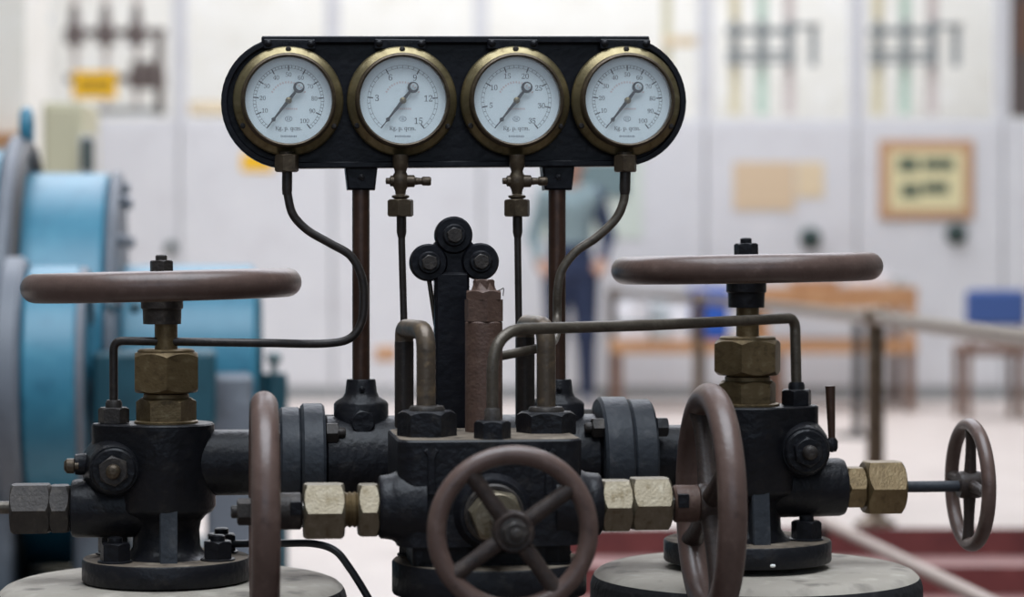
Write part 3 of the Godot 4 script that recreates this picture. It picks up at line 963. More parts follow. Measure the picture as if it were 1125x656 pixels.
# ------------------------------------------------------------------ pipes, bends and linkage
func manifold() -> void:
	var a := lo(355, 507, CV); var b := lo(656, 507, CV)
	var u := sz(1.0, a)
	var y := a.y
	var root := rigged("manifold_pipe", "thick black manifold pipe behind the valve block, bolted flange at each end", "pipe", Vector3((a.x + b.x) / 2, y - 50 * u, a.z))
	var s := Shape.new()
	s.rod(Vector3(a.x - 2 * u, y, a.z), Vector3(b.x + 2 * u, y, a.z), 50 * u, 56)
	part(root, "pipe", s, "black_iron")
	for e in [[330.0, 356.0, 64.0, 357.0, 1.0, "grey_iron"], [656.0, 688.0, 69.0, 656.0, -1.0, "grey_iron"]]:
		var f := Shape.new()
		var f0 := lo(e[0], 507, CV); var f1 := lo(e[1], 507, CV)
		f.rod(Vector3(f0.x, y, a.z), Vector3(f1.x, y, a.z), e[2] * u, 72, 3 * u)
		part(root, "flange", f, e[5])
		for k in 4:
			var ang := TAU * k / 4 + 0.72
			var q := Vector3(lo(e[3], 507, CV).x, y + sin(ang) * (e[2] - 12) * u, a.z + cos(ang) * (e[2] - 12) * u)
			bolt_up(root, "flange_nut", q, 10 * u, 13 * u, "worn_iron", Vector3(e[4], 0, 0), PI / 6, 0.0, 0.6)
	for e in [[232.0, 318.0, 330.0, 516.0, 33.0, "grey_iron", "black branch pipe with grey flange leaving the valve near the teal generator", -1.0], [760.0, 703.0, 688.0, 504.0, 33.0, "grey_iron", "black branch pipe with grey flange leaving the valve near the steel railing", 1.0]]:
		var p0 := lo(e[0], e[3], CV); var p1 := lo(e[1], 507, CV); var p2 := lo(e[2], 507, CV)
		var r2 := rigged("branch_pipe", e[6], "pipe", Vector3((p0.x + p2.x) / 2, y - 40 * u, a.z))
		var q := Shape.new()
		q.rod(Vector3(p0.x + 30 * u * e[7], y, a.z), Vector3(p2.x, y, a.z), (36.0 if e[7] < 0 else 37.0) * u, 48)
		part(r2, "pipe", q, "black_iron")
		var f := Shape.new()
		var fx: float = p2.x + 23.0 * u * e[7] * (1.0 if e[7] < 0 else 1.15)
		f.rod(Vector3(fx, y, a.z), Vector3(p2.x, y, a.z), (60.0 if e[7] < 0 else 66.0) * u, 72, 2.5 * u)
		part(r2, "flange", f, e[5])
		for k in 4:
			var ang := TAU * k / 4 + 0.72
			var w := (52.0 if e[7] < 0 else 57.0) * u
			bolt_up(r2, "flange_nut", Vector3(fx, y + sin(ang) * w, a.z + cos(ang) * w), 10 * u, 12 * u, "black_iron", Vector3(e[7], 0, 0), PI / 6, 0.0, 0.0)


func bend(px_f: float, px_b: float, topy: float, nut_x: float, nut_y0: float, nut_y1: float, cf: float, label: String) -> void:
	var cb := cf - 90.0
	var foot := lo(px_f, nut_y1, cf)
	var u := sz(1.0, foot)
	var root := rigged("bend_pipe", label, "pipe", lo(nut_x, nut_y0, cf), "inverted bend pipes on the valve block")
	var tf := lo(px_f, topy + 10, cf); var tb := lo(px_b, topy + 9, cb)
	tb.y = tf.y
	var s := Shape.new()
	s.tube(fillet([Vector3(tf.x, foot.y - 20 * u, tf.z), tf, tb, tb - Vector3(0, 22 * u, 0)], 24 * u, 10), 10.6 * u, -1.0, 24)
	part(root, "pipe", s, "bend_pipe")
	var bl := Shape.new()
	bl.rod(Vector3(tb.x, lo(px_b, 470, cb).y, tb.z), tb - Vector3(0, 14 * u, 0), 10.9 * u, 24)
	part(root, "back_leg", bl, "tube_dark")
	var n0 := lo(nut_x, nut_y0, cf)
	var n1 := lo(nut_x, nut_y1, cf)
	var n := Shape.new()
	n.hexa(Vector3(n0.x, n0.y, n0.z), Vector3.UP, n1.y - n0.y, 28.5 * u, PI / 6 - 0.12, true, false)
	part(root, "union_nut", n, "black_iron")
	var c := Shape.new()
	c.lathe(Vector3(n0.x, n1.y - 1 * u, n0.z), Vector3.UP, [Vector2(20 * u, 0), Vector2(20 * u, 3 * u), Vector2(18 * u, 6 * u), Vector2(12 * u, 7 * u)], 32)
	part(root, "collar", c, "worn_iron")


func relief_cylinder() -> void:
	var c := -12.0
	var p := lo(531.5, 462, c)
	var u := sz(1.0, p)
	var at_y := func(y: float) -> Vector3: return Vector3(p.x, lo(531.5, y, c).y, p.z)
	var root := rigged("relief_valve", "rust brown cylinder with hexagonal cap standing on the valve block", "valve", p - Vector3(0, 30 * u, 0))
	var s := Shape.new()
	s.rod(p - Vector3(0, 30 * u, 0), at_y.call(352), 20.6 * u, 40)
	part(root, "cylinder", s, "rust_brown")
	var h := Shape.new()
	var y0: Vector3 = at_y.call(353); var y1: Vector3 = at_y.call(329); var y2: Vector3 = at_y.call(319); var y3: Vector3 = at_y.call(307)
	h.hexa(y0, Vector3.UP, y1.y - y0.y, 19.3 * u, PI / 6 - 0.45, false, false)
	part(root, "hexagon", h, "rust_brown")
	var k := Shape.new()
	k.hexa(y1, Vector3.UP, y2.y - y1.y, 18.6 * u, -0.15, true, false)
	part(root, "cap", k, "rust_brown")
	var f := Shape.new()
	f.hexa(y2 - Vector3(0, 2 * u, 0), Vector3.UP, y3.y - y2.y + 2 * u, 10.5 * u, 0.2, true, false)
	f.lathe(y2 - Vector3(0, 1 * u, 0), Vector3.UP, [Vector2(15 * u, 0), Vector2(13.6 * u, 2 * u), Vector2(10 * u, 12 * u), Vector2(0, 12.5 * u)], 6)
	part(root, "cap_square", f, "rust_brown")
	var w := Shape.new()
	w.tube(spline([y2 + Vector3(10 * u, -2 * u, 8 * u), y2 + Vector3(18 * u, 1 * u, 8 * u), y2 + Vector3(21 * u, 2 * u, 8 * u), y2 + Vector3(20.5 * u, -6 * u, 7 * u)], 5), 0.6 * u, -1.0, 6)
	part(root, "seal_wire", w, "worn_iron")


func linkage() -> void:
	var c := -90.0
	var m := lo(497, 288, c)
	var u := sz(1.0, m)
	var root := rigged("lever_bracket", "black three lobed iron bracket with bolts on a square post", "bracket", lo(496, 462, c))
	var s := Shape.new()
	var lobes := [lo(498, 258.5, c), lo(470.5, 288.5, c), lo(527, 287.5, c)]
	for q in lobes:
		s.lathe(q - Vector3(0, 0, 10 * u), Vector3.BACK, [Vector2(0, 0), Vector2(20 * u, 0), Vector2(20.6 * u, 2 * u), Vector2(20.6 * u, 17 * u), Vector2(18.6 * u, 20 * u), Vector2(0, 20 * u)], 44)
	s.extrude(pv([Vector2(-22, -16), Vector2(24, -16), Vector2(30, 10), Vector2(18, 26), Vector2(-16, 26), Vector2(-27, 12)], u), Transform3D(Basis.IDENTITY, m), -8 * u, 6 * u, 2 * u)
	part(root, "clevis_plate", s, "black_panel")
	for q in lobes:
		var w := Shape.new()
		w.lathe(q + Vector3(0, 0, 10 * u), Vector3.BACK, [Vector2(12.5 * u, 0), Vector2(12.5 * u, 3 * u), Vector2(11 * u, 5 * u), Vector2(0, 5 * u)], 30)
		part(root, "washer", w, "black_iron")
		bolt_up(root, "bolt_head", q + Vector3(0, 0, 15 * u), 7.6 * u, 7 * u, "worn_iron", Vector3.BACK, 0.2, 0.0, 0.0)
	var p := Shape.new()
	var t := lo(496, 306, c); var f := lo(496, 470, c)
	p.box(Vector3(t.x, (t.y + f.y) / 2, t.z), Vector3(38 * u, t.y - f.y + 14 * u, 20 * u), 3 * u)
	part(root, "post", p, "black_panel")
	var r := Shape.new()
	r.rod(lo(471, 305, c - 10), lo(481, 372, c - 10), 2.6 * u, 12)
	part(root, "rod", r, "tube_grey")


# ------------------------------------------------------------------ the hall behind
func block(a: Vector3, b: Vector3, bev := 0.0) -> Shape:
	var s := Shape.new()
	s.box((a + b) / 2, (b - a).abs(), bev)
	return s

func rect(px0: float, py0: float, px1: float, py1: float, d: float, thick: float, bev := 0.0) -> Shape:   # upright slab seen at these pixels, its front d metres away
	var a := at(px0, py0, d); var b := at(px1, py1, d)
	return block(Vector3(a.x, a.y, a.z - thick), Vector3(b.x, b.y, b.z), bev)

func hall() -> void:
	var zb := NEAR - 16.5                    # front of the cubicles
	var edge := NEAR - 8.5                   # top step
	struct("floor", block(Vector3(-6, -0.12, zb - 2.2), Vector3(6, 0, edge), 0.0), "floor_screed")
	struct("floor", block(Vector3(-6, -0.12, edge), Vector3(0.13, 0, -2.1), 0.0), "floor_screed")
	struct("floor", block(Vector3(-6, -0.42, -7), Vector3(6, -0.3, 9), 0.0), "floor_dark")
	for k in 3:
		var z0 := edge + 0.3 * k
		var y0 := -0.1 * k
		if k < 2:
			struct("step_tread", block(Vector3(0.13, y0 - 0.13, z0), Vector3(6, y0 - 0.1, z0 + 0.3), 0.0), "tread_stone")
		struct("step_riser", block(Vector3(0.13, y0 - 0.1, z0 - 0.03), Vector3(6, y0 - 0.0005, z0 + 0.001), 0.0), "red_paint")
	struct("wall_back", block(Vector3(-6.2, -0.4, zb - 2.4), Vector3(6.2, 7.2, zb - 2.2)), "wall_cream")
	struct("wall_left", block(Vector3(-6.2, -0.4, zb - 2.4), Vector3(-6, 7.2, 9.2)), "wall_dado")
	struct("wall_right", block(Vector3(6, -0.4, zb - 2.4), Vector3(6.2, 7.2, 9.2)), "wall_dado")
	# front wall with a broad window high up, behind the photographer
	struct("wall_front", block(Vector3(-6, -0.4, 9), Vector3(6, 1.6, 9.2)), "wall_dado")
	struct("wall_front", block(Vector3(-6, 5.6, 9), Vector3(6, 7.2, 9.2)), "wall_dado")
	struct("wall_front", block(Vector3(-6, 1.6, 9), Vector3(-4.5, 5.6, 9.2)), "wall_dado")
	struct("wall_front", block(Vector3(4.5, 1.6, 9), Vector3(6, 5.6, 9.2)), "wall_dado")
	# ceiling with two roof lights
	struct("ceiling", block(Vector3(-6, 7, 4.5), Vector3(6, 7.2, 9)), "ceiling_white")
	struct("ceiling", block(Vector3(-6, 7, -5), Vector3(6, 7.2, -1.5)), "ceiling_white")
	struct("ceiling", block(Vector3(-6, 7, zb - 2.2), Vector3(6, 7.2, zb - 1.9)), "ceiling_white")
	for s in [-1.0, 1.0]:
		struct("ceiling", block(Vector3(s * 3.2, 7, -1.5), Vector3(s * 6, 7.2, 4.5)), "ceiling_white")
		struct("ceiling", block(Vector3(s * 4.2, 7, zb - 1.9), Vector3(s * 6, 7.2, -5)), "ceiling_white")


func cubicles() -> void:
	var d := 16.5
	var zf := NEAR - d
	var edges := [-150.0, 20.0, 197.0, 365.0, 528.0, 775.0, 942.0, 1102.0, 1270.0]
	for i in edges.size() - 1:
		var x0 := at(edges[i], HORIZON, d).x
		var x1 := at(edges[i + 1], HORIZON, d).x
		var top := at(0, 131, d).y
		var label := "white steel switchgear cubicle with an empty open cell above its door"
		if i == 1: label = "white steel switchgear cubicle below dark busbars, partly hidden by the teal generator"
		if i == 5: label = "white steel switchgear cubicle with a beige card on its door"
		if i == 6: label = "white steel switchgear cubicle with a framed chart on its door"
		if i == 7: label = "white steel switchgear cubicle below a reddish brown cell"
		if i == 2: label = "white steel switchgear cubicle with a tan tray in its open cell"
		if i == 3: label = "white steel switchgear cubicle with bare door and empty cell behind the gauges"
		if i == 4: label = "wide white switchgear cubicle with a pale green notice board on its door"
		if i == 0: continue
		var root := placed("switchgear_cubicle", label, "cabinet", Vector3((x0 + x1) / 2, 0, zf), "white cubicles along the far wall")
		part(root, "body", block(Vector3(x0 + 0.004, 0, zf - 0.9), Vector3(x1 - 0.004, top, zf - 0.02)), "cubicle_white")
		part(root, "plinth", block(Vector3(x0 + 0.01, 0, zf - 0.02), Vector3(x1 - 0.01, 0.09, zf - 0.012)), "plinth_grey")
		var dr := part(root, "door", block(Vector3(x0 + 0.009, 0.1, zf - 0.02), Vector3(x1 - 0.009, top - 0.03, zf), 0.004), "cubicle_white")
		if i in [1, 5, 6]:
			var kx: float = [0, 188, 0, 0, 0, 890, 1050][i]
			var ky: float = [0, 272, 0, 0, 0, 262, 257][i]
			var q := at(kx, ky, d)
			var k := Shape.new()
			var r := 0.04 if i == 1 else 0.075
			k.lathe(q, Vector3.BACK, [Vector2(r, 0), Vector2(r, 0.03), Vector2(r * 0.6, 0.05), Vector2(r * 0.5, 0.1), Vector2(0, 0.1)], 20)
			part(root, "handle", k, "dark_green", dr)
		# open cell above: two posts and a head
		var w := 0.05
		var o := Shape.new()
		o.box(Vector3(x0 + w / 2 + 0.004, (top + 3.2) / 2, zf - 0.06), Vector3(w, 3.2 - top, 0.08), 0.005)
		part(root, "cell_post", o, "cubicle_white")
		var o2 := Shape.new()
		o2.box(Vector3(x1 - w / 2 - 0.004, (top + 3.2) / 2, zf - 0.06), Vector3(w, 3.2 - top, 0.08), 0.005)
		part(root, "cell_post", o2, "cubicle_white")
		part(root, "cell_head", block(Vector3(x0 + 0.004, 3.2, zf - 0.1), Vector3(x1 - 0.004, 3.3, zf - 0.02)), "cubicle_white")
	# tan ledge in one of the open cells
	var lg := placed("cable_tray", "tan cable tray lying in an open cell beside the gauge panel", "tray", at(228, 125, 16.9))
	part(lg, "tray", rect(206, 112, 358, 124, 16.8, 0.3), "beige_card_pale")
	busbars(86, 8, false, "dark brown busbars and insulators in the cell above the yellow sign")
	busbars(800, 0, true, "grey busbars with coloured phase bars in the cell above the beige card")
	busbars(957, 0, true, "grey busbars with coloured phase bars in the cell above the framed chart")
	var rc := placed("control_box", "reddish brown control box in the open cell past the framed chart", "box", at(1140, 128, 16.8))
	part(rc, "housing", rect(1112, -10, 1180, 126, 16.7, 0.3, 0.01), "busbar_brown")
	part(rc, "cover", rect(1118, 2, 1174, 60, 16.69, 0.02, 0.005), "brown_wood")
	var ob := placed("isolator_post", "olive vertical post with a cross arm above the end of the gauge panel", "post", at(745, 128, 16.9))
	part(ob, "upright", rect(728, -20, 738, 130, 16.8, 0.06), "cream_box")
	part(ob, "cross_arm", rect(728, 40, 765, 50, 16.75, 0.06), "beige_card_pale")


func busbars(x: float, y: float, phases: bool, label: String) -> void:
	var d := 16.95
	var root := placed("busbar_rack", label, "busbars", at(x + 50, 128, d), "busbar racks in the open cells" if phases else "")
	if phases:
		for k in [[30, 38], [55, 60], [64, 69]]:
			part(root, "crossbar", rect(x - 2, k[0], x + 74, k[1], d, 0.04), "busbar_grey")
		var cs := ["phase_yellow", "phase_green", "phase_red"]
		for k in 3:
			part(root, "phase_bar", rect(x + 2 + 30 * k, -14, x + 13 + 30 * k, 126, d + 0.06, 0.03), cs[k])
			var q := at(x + 7 + 30 * k, 47, d)
			var s := Shape.new()
			s.rod(q - Vector3(0, 0.16, 0), q + Vector3(0, 0.16, 0), 0.03, 14)
			part(root, "insulator", s, "busbar_grey")
		part(root, "end_bar", rect(x + 90, 26, x + 98, 72, d, 0.05), "busbar_grey")
		part(root, "end_link", rect(x + 72, 26, x + 100, 31, d, 0.03), "busbar_grey")
	else:
		for k in [[31, 39], [82, 91]]:
			part(root, "crossbar", rect(72, k[0], 181, k[1], d, 0.05), "busbar_brown")
		for k in 3:
			var q := at(82 + 34 * k, 30, d)
			var s := Shape.new()
			s.lathe(q - Vector3(0, 0.12, 0), Vector3.UP, [Vector2(0.07, 0), Vector2(0.075, 0.1), Vector2(0.04, 0.15), Vector2(0.03, 0.28), Vector2(0, 0.28)], 18)
			part(root, "insulator", s, "busbar_brown")
			part(root, "phase_bar", rect(79 + 34 * k, -14, 85 + 34 * k, 126, d + 0.05, 0.03), "phase_red")
			var s2 := Shape.new()
			var q2 := at(150 + 12 * k, 82, d)
			s2.lathe(q2 - Vector3(0, 0.1, 0), Vector3.UP, [Vector2(0.05, 0), Vector2(0.05, 0.12), Vector2(0.03, 0.2), Vector2(0, 0.2)], 16)
			part(root, "insulator", s2, "busbar_brown")
		part(root, "end_bar", rect(170, 34, 179, 126, d, 0.05), "busbar_brown")
		part(root, "lower_bar", rect(100, 118, 181, 125, d, 0.05), "busbar_grey")


func wall_items() -> void:
	var d := 16.49
	var s1 := placed("warning_sign", "yellow warning sign with two lines of print under the dark busbars", "sign", at(104, 108, d))
	part(s1, "plate", rect(80, 78, 128, 108, d, 0.01), "sign_yellow")
	for r in 2:
		part(s1, "print_line", rect(86, 87 + 9 * r, 122, 91 + 9 * r, d - 0.0005, 0.002), "sign_ink")
	var s2 := placed("warning_sign", "small yellow warning sign showing below the rounded end of the gauge panel", "sign", at(282, 188, d))
	part(s2, "plate", rect(265, 168, 300, 188, d, 0.01), "sign_yellow")
	var fr := placed("framed_chart", "wood framed cream chart with two rows of dark green drawings", "picture", at(1018, 241, d))
	part(fr, "frame", rect(966, 154, 1070, 241, d - 0.02, 0.02, 0.008), "frame_wood")
	part(fr, "sheet", rect(978, 166, 1058, 230, d - 0.021, 0.003), "chart_paper")
	for k in [[987, 173, 1009, 189], [1014, 174, 1048, 187], [990, 202, 1011, 217], [1014, 200, 1042, 213]]:
		part(fr, "drawing", rect(k[0], k[1], k[2], k[3], d - 0.023, 0.002), "chart_ink")
	var bc := placed("notice_card", "beige two part card fixed to the cubicle door under the busbars", "card", at(856, 231, d))
	part(bc, "card", rect(806, 178, 873, 231, d, 0.008), "beige_card")
	part(bc, "card", rect(875, 178, 905, 217, d, 0.008), "beige_card_pale")
	var nb := placed("notice_board", "pale green notice board with a dark upper sheet behind the gauge tubes", "board", at(650, 262, d))
	part(nb, "board", rect(596, 172, 706, 262, d, 0.02), "board_green")
	part(nb, "upper_sheet", rect(602, 178, 690, 216, d - 0.021, 0.004), "board_dark")


func furniture() -> void:
	var d := 15.2
	var z := NEAR - d
	var a := at(672, 318, d); var b := at(1008, 318, d)
	var root := placed("work_table", "long wooden work table with a lower shelf beside the far cubicles", "table", Vector3((a.x + b.x) / 2, 0, z))
	part(root, "tabletop", block(Vector3(at(836, 318, d).x, a.y - 0.05, z - 0.7), Vector3(b.x, a.y + 0.012, z), 0.005), "wood")
	var sy := at(672, 378, d).y
	part(root, "shelf", block(Vector3(a.x, sy - 0.06, z - 0.7), Vector3(b.x, sy + 0.02, z), 0.005), "wood")
	for x in [a.x + 0.04, (a.x + b.x) / 2 + 0.1, b.x - 0.04]:
		for zz in [z - 0.05, z - 0.65]:
			part(root, "leg", block(Vector3(x - 0.03, 0, zz - 0.03), Vector3(x + 0.03, sy - 0.06, zz + 0.03)), "brown_wood")
	part(root, "apron", block(Vector3(at(836, 318, d).x, a.y - 0.12, z - 0.03), Vector3(b.x, a.y - 0.05, z - 0.005)), "wood")
	for x in [at(840, 318, d).x, b.x - 0.04]:
		for zz in [z - 0.05, z - 0.65]:
			part(root, "upright", block(Vector3(x - 0.03, sy + 0.02, zz - 0.03), Vector3(x + 0.03, a.y - 0.05, zz + 0.03)), "wood")
	# things on it
	var y0 := sy + 0.02
	for k in [[697.0, 0.2, 0.24, "white_paper", "white paper stack standing on the table shelf near the person"], [727.0, 0.1, 0.3, "grey_paper", "pale grey folder standing on the table shelf between white stacks"], [747.0, 0.12, 0.2, "white_paper", "low white paper stack on the table shelf beside the grey folder"]]:
		var p := at(k[0], 370, d)
		var o := placed("paper_stack", k[4], "papers", Vector3(p.x, y0, z - 0.3))
		var s := block(Vector3(p.x - k[1] / 2, y0, z - 0.45), Vector3(p.x + k[1] / 2, y0 + k[2], z - 0.12), 0.01)
		part(o, "sheets", s, k[3])
		part(o, "band", block(Vector3(p.x - k[1] / 2 - 0.003, y0 + k[2] * 0.4, z - 0.453), Vector3(p.x + k[1] / 2 + 0.003, y0 + k[2] * 0.5, z - 0.117)), "board_dark")
	var bx := at(783, 370, d)
	var bo := placed("storage_crate", "bright blue plastic crate on the table shelf", "crate", Vector3(bx.x, y0, z - 0.3))
	part(bo, "body", block(Vector3(bx.x - 0.11, y0, z - 0.5), Vector3(bx.x + 0.11, y0 + 0.31, z - 0.1), 0.02), "blue_plastic")
	part(bo, "lip", block(Vector3(bx.x - 0.125, y0 + 0.28, z - 0.515), Vector3(bx.x + 0.125, y0 + 0.34, z - 0.085), 0.01), "blue_plastic")
	var ty := a.y + 0.012
	for k in [[962.0, 0.22, 0.1, "white_paper", "white parcel lying on the wooden table top"], [900.0, 0.3, 0.045, "wood", "flat wooden tray lying on the table top"], [998.0, 0.07, 0.06, "grey_paper", "small grey box beside the white parcel on the table top"]]:
		var p := at(k[0], 318, d)
		var o := placed("parcel", k[4], "box", Vector3(p.x, ty, z - 0.3))
		part(o, "box", block(Vector3(p.x - k[1] / 2, ty, z - 0.42), Vector3(p.x + k[1] / 2, ty + k[2], z - 0.15), 0.012), k[3])
		part(o, "lid", block(Vector3(p.x - k[1] / 2 - 0.006, ty + k[2] * 0.75, z - 0.426), Vector3(p.x + k[1] / 2 + 0.006, ty + k[2] * 1.04, z - 0.144), 0.008), k[3])
	# chair
	var cd := 14.6
	var c := on_floor(1088, cd)
	var seat := at(1088, 384, cd).y
	var ch := placed("chair", "blue upholstered chair with dark brown legs beside the far table", "chair", c)
	part(ch, "seat", block(Vector3(c.x - 0.2, seat - 0.03, c.z - 0.2), Vector3(c.x + 0.2, seat + 0.03, c.z + 0.2), 0.02), "brown_wood")
	var bk := Shape.new()
	var b0 := at(1056, 318, cd).y; var b1 := at(1056, 358, cd).y
	bk.box(Vector3(c.x, (b0 + b1) / 2, c.z + 0.17), Vector3(0.37, b0 - b1, 0.06), 0.025)
	part(ch, "backrest", bk, "blue_cloth")
	for sx in [-1.0, 1.0]:
		for q in [-1.0, 1.0]:
			part(ch, "leg", block(Vector3(c.x + sx * 0.17 - 0.02, 0, c.z + q * 0.17 - 0.02), Vector3(c.x + sx * 0.17 + 0.02, seat - 0.03, c.z + q * 0.17 + 0.02)), "brown_wood")
		part(ch, "back_post", block(Vector3(c.x + sx * 0.15 - 0.015, seat, c.z + 0.155), Vector3(c.x + sx * 0.15 + 0.015, b1 + 0.02, c.z + 0.185)), "brown_wood")
	# a small stool far behind the columns
	var sp := on_floor(424, 15.6)
	var sy2 := at(424, 381, 15.6).y
	var so := placed("stool", "small wooden stool far behind the gauge panel columns", "stool", sp)
	part(so, "seat", block(Vector3(sp.x - 0.07, sy2 - 0.09, sp.z - 0.1), Vector3(sp.x + 0.07, sy2, sp.z + 0.1), 0.01), "wood")
	for sx in [-1.0, 1.0]:
		for q in [-1.0, 1.0]:
			part(so, "leg", block(Vector3(sp.x + sx * 0.05 - 0.012, 0, sp.z + q * 0.07 - 0.012), Vector3(sp.x + sx * 0.05 + 0.012, sy2 - 0.09, sp.z + q * 0.07 + 0.012)), "cubicle_white")


func railing() -> void:
	var h := 0.752
	var dist := func(py: float) -> float: return (EYE - h) * FPX / (py - HORIZON)
	var pts := []
	for k in [[674, 321.8], [768, 328], [962, 350], [1128, 372], [1300, 396]]:
		var p := at(k[0], k[1], dist.call(k[1]))
		p.y = h
		pts.append(p)
	var root := placed("railing", "steel tube railing with ball topped posts beside the red steps", "railing", Vector3(pts[2].x, -0.1, pts[2].z))
	var s := Shape.new()
	s.tube(pts, 0.026, -1.0, 18)
	part(root, "top_rail", s, "rail_steel")
	for k in 3:
		var p: Vector3 = pts[k]
		var f := 0.0 if p.z < NEAR - 8.5 else (-0.1 if p.z < NEAR - 8.2 else (-0.2 if p.z < NEAR - 7.9 else -0.3))
		var q := Shape.new()
		q.rod(Vector3(p.x, f, p.z), Vector3(p.x, h, p.z), 0.033, 24)
		var post := part(root, "post", q, "rail_steel")
		var bl := Shape.new()
		bl.lathe(Vector3(p.x, h - 0.03, p.z), Vector3.UP, [Vector2(0.034, 0), Vector2(0.044, 0.02), Vector2(0.046, 0.035), Vector2(0.04, 0.058), Vector2(0.024, 0.072), Vector2(0, 0.077)], 22)
		part(root, "ball", bl, "rail_steel", post)
		var fl := Shape.new()
		fl.lathe(Vector3(p.x, f, p.z), Vector3.UP, [Vector2(0.075, 0), Vector2(0.075, 0.014), Vector2(0.04, 0.03), Vector2(0.033, 0.04)], 24)
		part(root, "foot", fl, "rail_steel", post)
	var dp := at(942, 352, 13.0)
	var dk := placed("floor_stand", "thin dark floor stand behind the steel railing", "stand", Vector3(dp.x, 0, dp.z))
	var u := Shape.new()
	u.rod(Vector3(dp.x, 0.01, dp.z), Vector3(dp.x, dp.y, dp.z), 0.026, 16)
	part(dk, "pole", u, "dark_metal")
	var u2 := Shape.new()
	u2.lathe(Vector3(dp.x, 0, dp.z), Vector3.UP, [Vector2(0.14, 0), Vector2(0.14, 0.012), Vector2(0.03, 0.03), Vector2(0, 0.03)], 24)
	part(dk, "base", u2, "dark_metal")
	# sloping pipe along the steps
	var p0 := at(890, 566, 7.9); var p1 := at(1092, 664, 5.6)
	var sl := placed("sloping_pipe", "bare steel pipe sloping down past the red steps behind the drum", "pipe", Vector3(p1.x, -0.3, p1.z))
	var v := Shape.new()
	v.tube([p0, p0.lerp(p1, 0.5), p1, p1 + (p1 - p0) * 0.12], 0.018, -1.0, 16)
	part(sl, "tube", v, "pale_pipe")
	for k in [0.1, 1.0]:
		var q := p0.lerp(p1, k)
		var w := Shape.new()
		w.rod(Vector3(q.x, -0.3, q.z), q, 0.016, 14)
		part(sl, "prop", w, "dark_metal")


